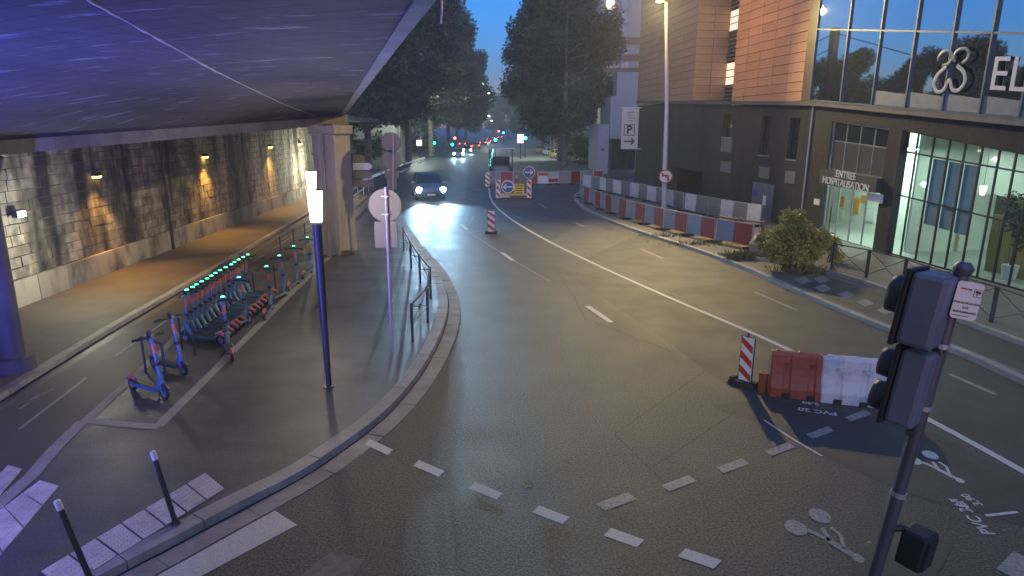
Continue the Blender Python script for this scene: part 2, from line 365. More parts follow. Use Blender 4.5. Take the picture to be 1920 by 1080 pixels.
# tactile studs as tiles
def tiles(name, tl, tr, br, bl, n, m, z, parent, hole=()):
    A, B, C_, D = [G(x, y, PZ) for x, y in (tl, tr, br, bl)]
    for i in range(n):
        t0, t1 = i / n + .006, (i + 1) / n - .006
        q = [A.lerp(B, t0), A.lerp(B, t1), D.lerp(C_, t1), D.lerp(C_, t0)]
        mb = MB(); mb.prism(q, PZ, z)
        nu, nv = 7, 6
        for a in range(nu):
            for b in range(nv):
                u, v = (a + .5) / nu, (b + .5) / nv
                c = q[0].lerp(q[1], u).lerp(q[3].lerp(q[2], u), v); r = .018
                mb.add([(c.x - r, c.y - r, z), (c.x + r, c.y - r, z), (c.x + r, c.y + r, z), (c.x - r, c.y + r, z), (c.x, c.y, z + .009)], [(0, 1, 4), (1, 2, 4), (2, 3, 4), (3, 0, 4)])
        mb.build(name, m, parent)
tiles('tactile_tile', (75, 1074), (386, 887), (422, 916), (120, 1105), 7, TACT, PZ + .012, pav)
tiles('tactile_tile', (-70, 1010), (76, 901), (111, 911), (-40, 1090), 4, TACT, PZ + .012, pav)
tiles('tactile_tile', (-60, 950), (16, 873), (42, 880), (-30, 965), 2, TACT, PZ + .016, pav)

# ---- raised footway along the tunnel wall
WALL0, WALL1 = Vector((-13.9, 8, 0)), Vector((-15.5, 58, 0))
KW = [G(x, y, PZ) for x, y in ((-500, 1050), (-150, 848), (0, 752), (210, 622), (400, 510), (580, 402), (655, 357))]
kw = smooth(KW, 4)
FZ = .25
foot = sheet('wall_footway', [Vector((p.x, p.y, 0)) for p in offset(kw, -.2)] + [Vector((-15.6, 62, 0)), Vector((-15.6, 4, 0)), Vector((-15.6, -2, 0))], FZ,
             pm('footway_asphalt', (.1, .085, .07), .7, var=.3, scale=.6, bump=.2, bscale=80)); struct(foot)
k2 = ribbon('kerb', offset(kw, -.1), .19, PZ + .02, MORT); struct(k2)
stones('kerb_stone', kw, .2, PZ, FZ, 1.0, STONE, k2, side=-1)

# ---- right pavement
RK = smooth([G(x, y, PZ) for x, y in ((1130, 352), (1090, 358), (1076, 366), (1086, 384), (1120, 403), (1200, 433), (1300, 465), (1400, 502), (1500, 546), (1660, 612), (1785, 652), (1925, 714), (2100, 790))], 5)
rp = sheet('pavement', [Vector((p.x, p.y, 0)) for p in offset(RK, -.22)] + [Vector((22, 3, 0)), Vector((24, 66, 0)), Vector((12, 66, 0))], PZ,
           pm('right_pavement', (.1, .098, .095), .65, var=.25, scale=.6, bump=.2, bscale=80, speck=.2, spscale=70)); struct(rp)
k3 = ribbon('kerb', offset(RK, -.12), .2, .05, MORT); struct(k3)
stones('kerb_stone', RK, .22, 0, PZ, 1.0, STONE, k3, side=-1)
gsheet('asphalt_patch', [(1500, 534), (1560, 521), (1660, 552), (1760, 590), (1960, 668), (1960, 712), (1790, 644), (1660, 603)], PZ + .005, ASPH2, rp)
for c in ((1505, 526), (1543, 541), (1586, 553), (1622, 568), (1540, 524), (1660, 583)):
    x, y = c; gsheet('paving_slab', [(x - 16, y - 2), (x + 2, y - 8), (x + 17, y + 1), (x - 1, y + 7)], PZ + .009, pm('forecourt_slab', (.2, .19, .18), .7, var=.2), rp)
RI = smooth([G(x, y, PZ) for x, y in ((1345, 478), (1420, 488), (1500, 503), (1560, 515), (1640, 540), (1720, 574), (1800, 606), (1960, 664))], 4)
k4 = ribbon('kerb', offset(RI, -.08), .14, PZ + .004, MORT); struct(k4)
stones('kerb_stone', RI, .16, PZ, PZ + .12, 1.0, STONE, k4, side=-1)

soil = gsheet('bare_soil', [(1092, 362), (1110, 376), (1150, 396), (1210, 418), (1290, 440), (1410, 468), (1425, 448), (1380, 425), (1290, 402), (1200, 382), (1120, 362)], PZ + .012, pm('sandy_soil', (.26, .18, .08), .95, col2=(.12, .1, .07), scale=2.5, bump=.5, bscale=12), rp)
# ---- far: verge and separators
sep = thing('lane_separator', 'long low white separator kerb lit by headlights left of the dark car', 'separator', G(700, 335))
for i, (a, b) in enumerate((((668, 346), (712, 327)), ((716, 326), (755, 310)), ((759, 309), (796, 297)))):
    A, B = G(*a), G(*b); d = (B - A).normalized(); p = Vector((d.y, -d.x, 0)) * .14
    MB().hexa([A - p, A + p, B + p, B - p] + [q + Vector((0, 0, .22)) for q in (A - p * .5, A + p * .5, B + p * .5, B - p * .5)]).build('separator_block', WHITE, sep, world=True)
for i in range(9):
    t = i / 8; x, y = 752 + 42 * t, 323 - 21 * t; c = G(x, y)
    MB().box(c + Vector((0, 0, .05)), (.35, .5, .1)).build('stud', WHITE, sep, world=True)
verge = gsheet('verge', [(560, 330), (640, 330), (745, 318), (800, 292), (845, 275), (880, 256), (830, 256), (560, 275)], .06, pm('verge_ground', (.06, .065, .05), .9, var=.3, scale=.8)); struct(verge)
rv = gsheet('pavement', [(1078, 345), (1030, 300), (1000, 270), (985, 256), (1060, 256), (1135, 345)], .1, pm('far_pavement', (.17, .16, .14), .8, var=.2, scale=.5)); struct(rv)

# ================================================================== RAIL BRIDGE
br = thing('rail_bridge', 'concrete bridge deck overhead washed in blue light, carried on piers', 'bridge', (-8, 12, 0))
def rowA(y): x = -11.05 + .283 * (y - 13.4); z = 4.67 + (y - 13.4) * .05; return Vector((x, y, z))
def rowE(y): return Vector((-.62 - .289 * (y - 5.1), y, 6.33 - max(0, y - 6) * .026))
YS = [-8 + i * (36 / 24) for i in range(25)]
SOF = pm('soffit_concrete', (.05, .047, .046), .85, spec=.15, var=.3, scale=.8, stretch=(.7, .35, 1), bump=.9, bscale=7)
def soffit_mat():
    N = SOF.node_tree.nodes; L = SOF.node_tree.links; b = N['Principled BSDF']
    base = b.inputs['Base Color'].links[0].from_socket
    tc = N.new('ShaderNodeTexCoord'); mp = N.new('ShaderNodeMapping'); mp.inputs['Rotation'].default_value = (0, 0, R(14)); mp.inputs['Scale'].default_value = (1.3, 4.2, 1)
    L.new(tc.outputs['Object'], mp.inputs[0])
    n = N.new('ShaderNodeTexNoise'); n.inputs['Scale'].default_value = 1.0; n.inputs['Detail'].default_value = 4; L.new(mp.outputs[0], n.inputs['Vector'])
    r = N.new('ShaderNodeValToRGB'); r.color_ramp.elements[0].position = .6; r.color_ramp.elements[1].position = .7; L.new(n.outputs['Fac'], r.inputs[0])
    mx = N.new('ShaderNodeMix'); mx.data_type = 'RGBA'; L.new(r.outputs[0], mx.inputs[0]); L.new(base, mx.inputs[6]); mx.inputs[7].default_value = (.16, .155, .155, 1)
    mp2 = N.new('ShaderNodeMapping'); mp2.inputs['Rotation'].default_value = (0, 0, R(15.5)); L.new(tc.outputs['Object'], mp2.inputs[0])
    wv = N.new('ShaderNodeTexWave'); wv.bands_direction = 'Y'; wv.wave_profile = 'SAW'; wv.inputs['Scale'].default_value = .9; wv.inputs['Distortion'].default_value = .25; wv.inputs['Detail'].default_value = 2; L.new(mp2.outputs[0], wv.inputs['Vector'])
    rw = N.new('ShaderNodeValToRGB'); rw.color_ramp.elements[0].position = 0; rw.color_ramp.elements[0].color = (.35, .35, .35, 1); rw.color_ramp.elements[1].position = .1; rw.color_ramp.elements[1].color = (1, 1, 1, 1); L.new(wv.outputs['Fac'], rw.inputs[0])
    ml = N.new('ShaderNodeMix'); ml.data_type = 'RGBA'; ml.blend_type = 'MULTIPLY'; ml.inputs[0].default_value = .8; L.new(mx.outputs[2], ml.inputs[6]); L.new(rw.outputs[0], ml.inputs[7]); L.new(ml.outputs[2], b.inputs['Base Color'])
soffit_mat()
mb = MB(); NV = 16
for y in YS:
    a, e = rowA(y), rowE(y + 0.0)
    for j in range(NV + 1):
        v = j / NV; p = a.lerp(e, v); p.z = a.z + .3 + (e.z - a.z - .3) * (1 - (1 - v) ** 2.0); mb.v.append(p)
mb.f = [(i * (NV + 1) + j, i * (NV + 1) + j + 1, (i + 1) * (NV + 1) + j + 1, (i + 1) * (NV + 1) + j) for i in range(len(YS) - 1) for j in range(NV)]
mb.mi = [0] * len(mb.f)
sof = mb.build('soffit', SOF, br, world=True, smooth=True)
# construction joint: a thin proud ridge of mortar across the soffit
def soffit_z(x, y):
    a, e = rowA(y), rowE(y); v = (x - a.x) / (e.x - a.x); return a.z + .3 + (e.z - a.z - .3) * (1 - (1 - v) ** 2.0)
jp = []
for q in ((120, -30), (170, 0), (250, 45), (330, 90), (400, 130), (470, 165), (540, 198), (588, 216)):
    r_ = ray(*q); s_ = 3.0
    while s_ < 30 and CAMZ + r_.z * s_ < soffit_z(r_.x * s_, r_.y * s_): s_ += .02
    jp.append(Vector((r_.x * s_, r_.y * s_, CAMZ + r_.z * s_ - .004)))
MB().tube(smooth(jp, 8), [.01 + .012 * random.random() for _ in range(len(jp) * 8 - 7)], 6).build('joint', pm('joint_mortar', (.36, .35, .34), .8, var=.3, scale=4), br, world=True)
mb = MB()
for i in range(len(YS) - 1):
    a, b = rowA(YS[i]), rowA(YS[i + 1]); w = Vector((-.55, .15, 0)); h = Vector((0, 0, .34))
    mb.hexa([a + w, a, b, b + w, a + w + h, a + h, b + h, b + w + h])
mb.build('beam', CONC, br, world=True)
mb = MB()
for i in range(len(YS) - 1):
    a, b = rowE(YS[i]), rowE(YS[i + 1]); w = Vector((.16, .045, 0)); h = Vector((0, 0, 1.5)); d = Vector((0, 0, -.02))
    mb.hexa([a + d - w * .02, a + w + d, b + w + d, b + d - w * .02, a + h, a + w + h, b + w + h, b + h])
mb.build('parapet', CONC, br, world=True)
mb = MB()
mb.hexa([(-30, -8, 6.5), (rowE(-8).x, -8, 6.5), (rowE(28).x, 28, 6.5), (-30, 28, 6.5), (-30, -8, 7.2), (rowE(-8).x, -8, 7.2), (rowE(28).x, 28, 7.2), (-30, 28, 7.2)])
mb.build('deck', CONC, br, world=True)
# mb = MB(); mb.hexa([(-30, -8, 5.42), (rowA(-8).x, -8, 5.42), (-7.4, 28, 5.42), (-6, 60, 5.42), (-30, -8, 5.7), (rowA(-8).x, -8, 5.7), (-7.4, 28, 5.7), (-6, 60, 5.7)]) if False else None
mb = MB(); mb.prism([(-30, -8), (rowA(-8).x - .5, -8), (rowA(28).x - .5, 28), (-10.5, 44), (-12, 60), (-30, 60)], 5.62, 5.9)
mb.build('back_slab', CONC, br, world=True)
# mb.add([(-30, 28.2, 5), (-5, 28.2, 5), (-5, 28.2, 7.2), (-30, 28.2, 7.2)], [(0, 1, 2, 3)]).build('end_wall', CONC, br, world=True) if False else None
# pier by the lamps
PB = G(629, 478, PZ); pz = 5.35
ang = math.atan2(4.1, 14.5)
M = Matrix.Rotation(-ang, 3, 'Z')
mb = MB(); mb.box((PB.x - .02, PB.y + .6, pz / 2 + .05), (.98, 1.3, pz - .1), M, taper=(1.0, 1.0)); mb.build('pier', PIER, br, world=True, bevel=.03)
mb = MB(); mb.box((PB.x - .02, PB.y + .6, pz - .2), (1.16, 1.5, .36), M); mb.build('pier_cap', PIER, br, world=True, bevel=.04)
q = G(607, 480, PZ); yy = q.y - .12
mb = MB(); mb.tube([(q.x + .3, yy, .13), (q.x + .3, yy, 5.0)], .055, 10); mb.build('drain_pipe', pm('old_pipe', (.22, .2, .18), .6, var=.2), br, world=True, smooth=True)
for z in (1.2, 2.6, 3.9):
    MB().tube([(q.x + .3, yy, z), (q.x + .3, yy, z + .09)], .085, 10).build('pipe_collar', pm('old_pipe', (.2, .2, .2)), br, world=True)
# steel column at left
c0 = G(20, 693, FZ); cz = rowA(c0.y).z
mb = MB(); mb.tube([(c0.x + .1, c0.y, FZ), (c0.x + .1, c0.y, FZ + .3), (c0.x + .1, c0.y, FZ + .32), (c0.x + .16, c0.y, cz - .6), (c0.x + .3, c0.y, cz + .1)], [.4, .38, .24, .24, .34], 20)
mb.build('column', pm('column_concrete', (.06, .058, .065), .7, var=.25, scale=2), br, world=True, smooth=True)
# MB().tube([(c0.x + .55, c0.y - .3, cz + .05), (c0.x + .75, c0.y - .3, cz - .25), (c0.x + .62, c0.y - .3, cz - .5), (c0.x + .4, c0.y - .3, cz - .6)], .015, 6).build('loose_cable', BLACK, br, world=True)
hc = at(822, -40, 7.0)
hb = MB().tube([hc + Vector((0, 0, .3)), hc + Vector((.01, 0, 0)), hc + Vector((.03, 0, -.28)), hc + Vector((.015, 0, -.42))], .012, 6).build('hanging_cable', pm('pale_cable', (.5, .48, .52), .5))
tag(hb, 'pale cable end hanging from the bridge edge against dark foliage', 'cable')

# ================================================================== TUNNEL WALL
wd = (WALL1 - WALL0).normalized(); wn = Vector((wd.y, -wd.x, 0)); wl = (WALL1 - WALL0).length
tw = thing('stone_wall', 'sooty stone retaining wall with pale plinth along the underpass footway', 'wall', WALL0)
def WP(u, o, z): return WALL0 + wd * u + wn * o + Vector((0, 0, z))
mb = MB(); mb.hexa([WP(-6, -.6, 0), WP(-6, 0, 0), WP(wl, 0, 0), WP(wl, -.6, 0), WP(-6, -.6, 5.65), WP(-6, 0, 5.65), WP(wl, 0, 5.65), WP(wl, -.6, 5.65)])
mb.build('wall_core', MORT, tw, world=True)
rotw = math.atan2(wd.y, wd.x)
variants = []
for k in range(6):
    L = .52 + .07 * k; mb = MB(); mb.box((0, 0, 0), (L - .025, .1, .285)); 
    for v in mb.v: v += Vector((random.uniform(-.012, .012), 0, random.uniform(-.012, .012)))
    o = mb.build('stone', BSTONE); variants.append((o.data, L)); bpy.data.objects.remove(o)
rest = MB(); cnt = 0
zc = FZ + .78 + .15
while zc < 5.55:
    u = -4 + random.uniform(0, .5)
    while u < wl - .5:
        me, L = random.choice(variants); c = WP(u + L / 2, random.uniform(-.045, -.015), zc)
        if 6.5 < u < 21 and cnt < 299:
            o = bpy.data.objects.new('stone', me); COL.objects.link(o); o.parent = tw; o.location = c - WALL0; o.rotation_euler = (0, 0, rotw); cnt += 1
        else:
            rest.box(c, (L - .025, .1, .285), Matrix.Rotation(rotw, 3, 'Z'))
        u += L
    zc += .31
o = rest.build('far_stones', BSTONE, tw, world=True); o['kind'] = 'stuff'
u = -4
while u < wl - 1.6:
    L = random.uniform(1.3, 1.9)
    MB().box(WP(u + L / 2, .04, FZ + .38), (L - .03, .16, .76), Matrix.Rotation(rotw, 3, 'Z')).build('plinth_slab', PLIN, tw, world=True)
    u += L
for px, py in ((318, 462),):
    r = ray(px, py); # meet the wall line
    s = (WALL0 - Vector((0, 0, 0))).dot(wn) / (r.x * wn.x + r.y * wn.y); p = Vector((r.x * s, r.y * s, 0)) + wn * .17
    MB().tube([p + Vector((0, 0, FZ)), p + Vector((0, 0, 5.4))], .055, 8).build('down_pipe', BLACK, tw, world=True)
def wall_hit(px, py, o=.12):
    r = ray(px, py); s = (WALL0 + wn * o).dot(wn) / (r.x * wn.x + r.y * wn.y); return Vector((r.x * s, r.y * s, CAMZ + r.z * s))
SOD = (1.0, .5, .1)
for k, (px, py, lab) in enumerate(((181, 328, 'amber bulkhead lamp highest on the dark left half of the stone wall'), (507, 274, 'amber bulkhead lamp on the stone wall left of the pale lit patch'),
                                   (563, 268, 'amber bulkhead lamp on the stone wall nearest the pier'), (385, 292, 'dim amber bulkhead lamp midway along the stone wall'))):
    p = wall_hit(px, py); t = thing('wall_lamp', lab, 'lamp', p, group='amber lamps along the stone wall')
    MB().box((0, 0, 0.03), (.22, .3, .14), None, taper=(.7, .8)).build('housing', STEEL, t)
    MB().box((.0, 0, -.07), (.16, .22, .06), None, taper=(1.2, 1.1)).build('lens', emis('amber_lens%d' % k, (1, .6, .08), 14), t)
    light('wall_lamp_light', 'SPOT', p + Vector((.35, 0, -.15)), 800, SOD, t, .08, aim=p + Vector((1.1, -.6, -4)), cone=110)
    light('wall_lamp_wash', 'SPOT', p + Vector((.22, 0, -.2)), 18, SOD, t, .04, aim=p + Vector((-.05, 0, -2.2)), cone=60)
for px, py, lab, pw in ((586, 288, 'white wall lamp behind the lit post lamp by the pier', 2600), (28, 400, 'white wall lamp half hidden behind the left column', 700)):
    p = wall_hit(px, py) + wn * .1; t = thing('wall_floodlight', lab, 'lamp', p)
    MB().box((0, 0, 0), (.16, .34, .2)).build('housing', STEEL, t)
    MB().box((.09, 0, -.02), (.03, .28, .16)).build('lens', emis('flood_lens%d' % px, (.9, 1, .8), 10), t)
    light('flood', 'POINT', p + wn * 1.7 + Vector((0, -3 if px > 300 else 0, -.6)), pw * .3, (1, 1, .75), t, .1)
# blue flood lamp under the deck, beside the camera
fl = thing('blue_floodlight', 'blue floodlight fixed under the bridge deck at far left', 'lamp', (-7.3, 6.0, 4.45))
MB().box((0, 0, 0), (.3, .2, .25)).build('housing', BLACK, fl); MB().box((.16, 0, 0), (.03, .18, .22)).build('lens', emis('blue_lens', (.1, .15, 1), 6), fl)
MB().tube([(0, 0, .1), (0, 0, 1.4)], .02, 8).build('bracket', STEEL, fl)
light('blue_flood', 'SPOT', (-7.0, 6.0, 4.3), 620, (.25, .22, 1), fl, .12, aim=(-7.6, 7.0, 0), cone=105, blend=1)
up2 = thing('blue_uplight', 'blue ground uplight under the bridge, left of the crossing', 'lamp', (-8.6, 4.6, PZ)); MB().tube([(0, 0, 0), (0, 0, .12)], [.2, .16], 16).build('housing', BLACK, up2); MB().tube([(0, 0, .12), (0, 0, .13)], .13, 16).build('lens', MATS['blue_lens'], up2)
light('blue_wash', 'SPOT', (-8.6, 4.6, PZ + .2), 10500, (.1, .13, 1), up2, .12, aim=(-8.0, 8.5, 6), cone=135, blend=.9)

# ================================================================== HOSPITAL
A_, B_ = G(1190, 346), G(1922, 561)
F0 = Vector((A_.x, A_.y, 0)); FD = Vector((B_.x - A_.x, B_.y - A_.y, 0)).normalized(); FN = Vector((FD.y, -FD.x, 0))
if FN.x > 0: FN = -FN
def FW(u, o, z): return F0 + FD * u + FN * o + Vector((0, 0, z))
def FUV(px, py, o=0.):
    r = ray(px, py); s = (F0 + FN * o).dot(FN) / (r.x * FN.x + r.y * FN.y); p = Vector((r.x * s, r.y * s, 0)) - F0
    return p.dot(FD), CAMZ + r.z * s
def lin(*pts):
    def f(u):
        for (a, za), (b, zb) in zip(pts, pts[1:]):
            if u <= b or (b, zb) == pts[-1]: return za + (zb - za) * (u - a) / (b - a)
    return f
ztop = lin(FUV(1190, 193), FUV(1530, 198), FUV(1920, 236))
UEND = FUV(1920, 540)[0] + 7
hosp = thing('hospital_building', 'clinic with dark ground floor, terracotta cladding and mirrored glass above', 'building', F0)
DARK = pm('dark_render', (.042, .041, .044), .8, spec=.2, var=.25, scale=.8, stretch=(1, 1, .35), bump=.15, bscale=30, speck=.15, spscale=8)
def fbox(mb, u0, u1, o0, o1, z00, z01, z10, z11, mi=0):
    # z00 bottom at u0, z01 bottom at u1, z10 top at u0, z11 top at u1
    return mb.hexa([FW(u0, o0, z00), FW(u0, o1, z00), FW(u1, o1, z01), FW(u1, o0, z01), FW(u0, o0, z10), FW(u0, o1, z10), FW(u1, o1, z11), FW(u1, o0, z11)], mi)
def uvrect(x0, y0, x1, y1):
    a, b = FUV(x0, (y0 + y1) / 2)[0], FUV(x1, (y0 + y1) / 2)[0]; xm = (x0 + x1) / 2
    return a, b, FUV(xm, y1)[1], FUV(xm, y0)[1]
uE0, uE1 = FUV(1546, 350)[0], FUV(1652, 350)[0]
uL0 = FUV(1677, 350)[0]
zL = lin(FUV(1678, 241), FUV(1920, 288)); zE = lin(FUV(1548, 225), FUV(1652, 240))
wins = [uvrect(1356, 214, 1373, 257), uvrect(1426, 218, 1444, 291), uvrect(1478, 221, 1497, 299)]
gar = uvrect(1262, 318, 1316, 372)
gar = (gar[0], gar[1], .13, gar[3])
opens = [(a, b, z0, z1, z1) for a, b, z0, z1 in wins + [gar]] + [(uE0, uE1, .13, zE(uE0), zE(uE1)), (uL0, UEND - .6, .13, zL(uL0), zL(UEND - .6))]
mb = MB(); brk = sorted({0., UEND, *[o[0] for o in opens], *[o[1] for o in opens]})
for a, b in zip(brk, brk[1:]):
    op = [o for o in opens if o[0] <= a + 1e-6 and o[1] >= b - 1e-6]
    if not op: fbox(mb, a, b, -.35, 0, 0, 0, ztop(a), ztop(b)); continue
    o = op[0]
    if o[2] > .2: fbox(mb, a, b, -.35, 0, 0, 0, o[2], o[2])
    fbox(mb, a, b, -.35, 0, o[3], o[4], ztop(a), ztop(b))
mb.build('ground_floor_wall', DARK, hosp, world=True)
mb = MB(); fbox(mb, 0, .3, -9, -.35, 0, 0, ztop(0), ztop(0)); fbox(mb, UEND - .3, UEND, -9, -.35, 0, 0, ztop(UEND), ztop(UEND)); fbox(mb, 0, UEND, -9.3, -9, 0, 0, 18, 18); mb.build('rear_walls', DARK, hosp, world=True)
mb = MB()
for a, b in ((0, FUV(1530, 198)[0]), (FUV(1530, 198)[0], UEND)):
    fbox(mb, a, b, -.3, .22, ztop(a) + .003, ztop(b) + .003, ztop(a) + .2, ztop(b) + .2)
mb.build('band', pm('band_metal', (.12, .12, .13), .5, metal=.4), hosp, world=True)
FRAME = pm('window_frame', (.03, .032, .036), .4, metal=.4, var=.1); FRAMEL = pm('light_frame', (.26, .27, .3), .4, metal=.5, var=.1)
WG = pm('window_glass_dark', (.02, .026, .03), .06, metal=0, spec=1., var=.1)
for a, b, z0, z1 in wins:
    mb = MB(); fbox(mb, a, b, -.26, -.24, z0, z0, z1, z1); w = mb.build('window', WG, hosp, world=True)
    w2 = MB(); fbox(w2, a - .05, b + .05, -.2, .05, z0 - .08, z0 - .08, z0 - .002, z0 - .002); w2.build('sill', FRAMEL, w, world=False).location = -F0
    w3 = MB(); m_ = (z0 + z1) / 2 - .2; fbox(w3, a, b, -.23, -.19, m_, m_, m_ + .07, m_ + .07); fbox(w3, a, a + .08, -.23, -.18, z0, z0, z1, z1); w3.build('frame', FRAME, w, world=False).location = -F0
mb = MB(); fbox(mb, gar[0], gar[1], -3.4, -3.3, 0, 0, gar[3] + .3, gar[3] + .3); mb.build('garage_recess', BLACK, hosp, world=True)
GP = pm('vent_panel', (.16, .155, .15), .6, var=.15)
for r_ in ((1353, 260, 1373, 285), (1352, 303, 1371, 323), (1424, 313, 1443, 334), (1473, 321, 1492, 344)):
    a, b, z0, z1 = uvrect(*r_); mb = MB(); fbox(mb, a, b, 0.003, .05, z0, z0, z1, z1); mb.build('vent_panel', GP, hosp, world=True)
a, b, z0, z1 = uvrect(1410, 343, 1449, 425); mb = MB(); fbox(mb, a, b, .003, .06, .14, .14, z1, z1); d = mb.build('service_door', pm('door_grey', (.13, .14, .16), .5, var=.15), hosp, world=True)
for r_, m in (((1414, 356, 1422, 368), BLUE), ((1432, 367, 1438, 385), WHITE)):
    a, b, z0, z1 = uvrect(*r_); mb = MB(); fbox(mb, a, b, .062, .07, z0, z0, z1, z1); mb.build('notice', m, d).location = -F0
a, b, z0, z1 = uvrect(1528, 373, 1538, 384); mb = MB(); fbox(mb, a, b, .003, .06, z0, z0, z1, z1); mb.build('intercom', WHITE, hosp, world=True)
u_ = FUV(1516, 300)[0]; mb = MB(); mb.tube([FW(u_, .07, .13), FW(u_, .07, ztop(u_))], .045, 8); mb.build('down_pipe', GALV, hosp, world=True)
# --- glazing
LG = glass('lobby_glass')
def glazing(u_edges, zlines, oglass, mat, fmat, fw=.06, skip=(), yaw=0.):
    """panes and frame members: zlines is a list of z(u)"""
    for i, (a, b) in enumerate(zip(u_edges, u_edges[1:])):
        for j, (f, g) in enumerate(zip(zlines, zlines[1:])):
            if (i, j) in skip: continue
            mb = MB(); fbox(mb, a + .03, b - .03, oglass - .008, oglass + .008, f(a) + .02, f(b) + .02, g(a) - .02, g(b) - .02)
            for v in mb.v: v += FN * (-yaw * ((v - F0).dot(FD) - (a + b) / 2))
            mb.build('pane', mat(i, j) if callable(mat) else mat, hosp, world=True)
    for a in u_edges:
        mb = MB(); fbox(mb, a - fw / 2, a + fw / 2, oglass - .02, oglass + .035 + yaw * 1.7, zlines[0](a), zlines[0](a), zlines[-1](a), zlines[-1](a)); mb.build('mullion', fmat, hosp, world=True)
    for f in zlines[:]:
        a, b = u_edges[0], u_edges[-1]; mb = MB(); fbox(mb, a, b, oglass - .018, oglass + .03 + yaw * 1.6, f(a) - fw / 2, f(b) - fw / 2, f(a) + fw / 2, f(b) + fw / 2); mb.build('transom', fmat, hosp, world=True)
lu = [FUV(x, 300)[0] for x in (1679, 1707, 1737, 1767, 1797, 1829, 1862, 1894, 1927)]
while lu[-1] < UEND - 1.6: lu.append(lu[-1] + lu[-1] - lu[-2])
z1 = lin(FUV(1680, 283), FUV(1920, 325)); z2 = lin(FUV(1675, 365), FUV(1920, 426)); z3 = lambda u: .2
glazing(lu, [z3, z2, z1, lambda u: zL(u) - .04], -.2, LG, FRAME)
eu = [FUV(x, 350)[0] for x in (1548, 1571, 1597, 1623, 1650)]
e1 = lin(FUV(1548, 262), FUV(1652, 277)); e2 = lin(FUV(1548, 316), FUV(1652, 334)); e3 = lin(FUV(1548, 343), FUV(1652, 360))
SPAN = pm('spandrel_panel', (.045, .045, .052), .35, var=.1)
def emat(i, j): return (LG, SPAN, SPAN, WG)[j]
glazing(eu, [z3, e3, e2, e1, lambda u: zE(u) - .04], -.15, emat, FRAMEL, .05)
mb = MB(); fbox(mb, uE0 - .02, uE1 + .1, .0, .3, e3(uE0) - .03, e3(uE1) - .03, e2(uE0), e2(uE1)); sgn = mb.build('entrance_sign', pm('sign_fascia', (.05, .05, .055), .5), hosp, world=True)
LET = pm('white_letters', (.6, .6, .6), .5, var=.03)
um = (uE0 + uE1) / 2; zm = (e3(um) + e2(um)) / 2
slope = (e2(uE1) - e2(uE0)) / (uE1 - uE0); xd = FD + Vector((0, 0, slope))
for s, dz, sz in (('ENTREE', .21, .44), ('HOSPITALISATION', -.17, .44)):
    text_obj('lettering', s, sz, LET, sgn, frame(FW(um, .32, zm + dz) - F0 * 0, xd, Vector((0, 0, 1))), .015, spacing=.95 if len(s) < 9 else .9)
for ch in sgn.children: ch.location = -F0
a, b, z0_, z1_ = uvrect(1630, 363, 1657, 380); mb = MB(); fbox(mb, a, b, .02, .1, z0_, z0_, z1_, z1_); mb.build('plaque', WHITE, hosp, world=True)
# --- lobby interior
INW = pm('lobby_wall', (.62, .66, .6), .8, var=.05); INF = pm('lobby_floor', (.3, .31, .29), .35, var=.1); WOOD = pm('wood_slats', (.42, .31, .13), .6, var=.2, scale=4, stretch=(6, 6, .4))
mb = MB(); fbox(mb, uE0 - 4.5, UEND - .4, -8.5, -.4, .05, .05, .14, .14); mb.build('lobby_floor', INF, hosp, world=True)
mb = MB(); fbox(mb, uE0 - 4.5, UEND - .4, -8.6, -8.5, .1, .1, 5.6, 5.2); fbox(mb, uE0 - 4.6, uE0 - 4.5, -8.6, -.4, .1, .1, 5.6, 5.6); fbox(mb, uE1 + .3, uE1 + .4, -5, -1.2, .1, .1, 5.6, 5.6); fbox(mb, uE0 - 4.5, uE1 + .3, -3.2, -3.1, .1, .1, 5.6, 5.6); fbox(mb, uL0 + .3, UEND - .6, -3.4, -3.3, 2.7, 2.5, 5.3, 5.0); fbox(mb, uL0 + 5.5, UEND - .6, -5.6, -5.5, .1, .1, 5.3, 5.0); mb.build('lobby_walls', INW, hosp, world=True)
mb = MB(); fbox(mb, uE0 - 4.5, UEND - .4, -8.6, -.36, ztop(uE0) - .25, ztop(UEND) - .25, ztop(uE0) - .02, ztop(UEND) - .02); mb.build('lobby_ceiling', INW, hosp, world=True)
ILM = emis('lobby_lamp', (.85, 1, .9), 110)
for u_, o_ in ((uE0 + 1.2, -1.6), (uE0 + 3.0, -1.6), (uL0 + 1.5, -2.5), (uL0 + 4.5, -3.5), (uL0 + 8, -3.5), (uL0 + 11.5, -3.5), (uL0 + 4.5, -7), (uL0 + 8, -7), (uL0 + 10, -1.5), (uL0 + 7, -1.5), (uL0 + 4, -1.5), (uL0 + 1, -1.5)):
    zc_ = (ztop(u_) - .3) if u_ > uL0 else 4.3
    mb = MB(); fbox(mb, u_ - .35, u_ + .35, o_ - .35, o_ + .35, zc_, zc_, zc_ + .04, zc_ + .04); mb.build('ceiling_lamp', ILM, hosp, world=True)
for u_, o_ in ((uL0 + 1.2, -1.7), (uL0 + 4, -1.7), (uL0 + 7, -1.7), (uL0 + 3, -4.5), (uL0 + 6, -4.5), (uE0 + 1.5, -1.6)):
    zc_ = 4.2 if u_ < uL0 else (4.45 if o_ > -3 else 4.6); light('lobby_light', 'AREA', FW(u_, o_, zc_), 60, (.84, 1, .88), hosp, 1.1)
pl = FUV(1843, 357, -2.); mb = MB(); p = FW(pl[0], -2., pl[1]); mb.tube([p + Vector((0, 0, -.16)), p + Vector((0, 0, .16))], [.07, .11], 12); mb.build('pendant_lamp', emis('pendant', (1, .9, .75), 12), hosp, world=True)
MB().tube([p + Vector((0, 0, .16)), p + Vector((0, 0, 1.3))], .008, 5).build('pendant_cord', BLACK, hosp, world=True)
mb = MB()
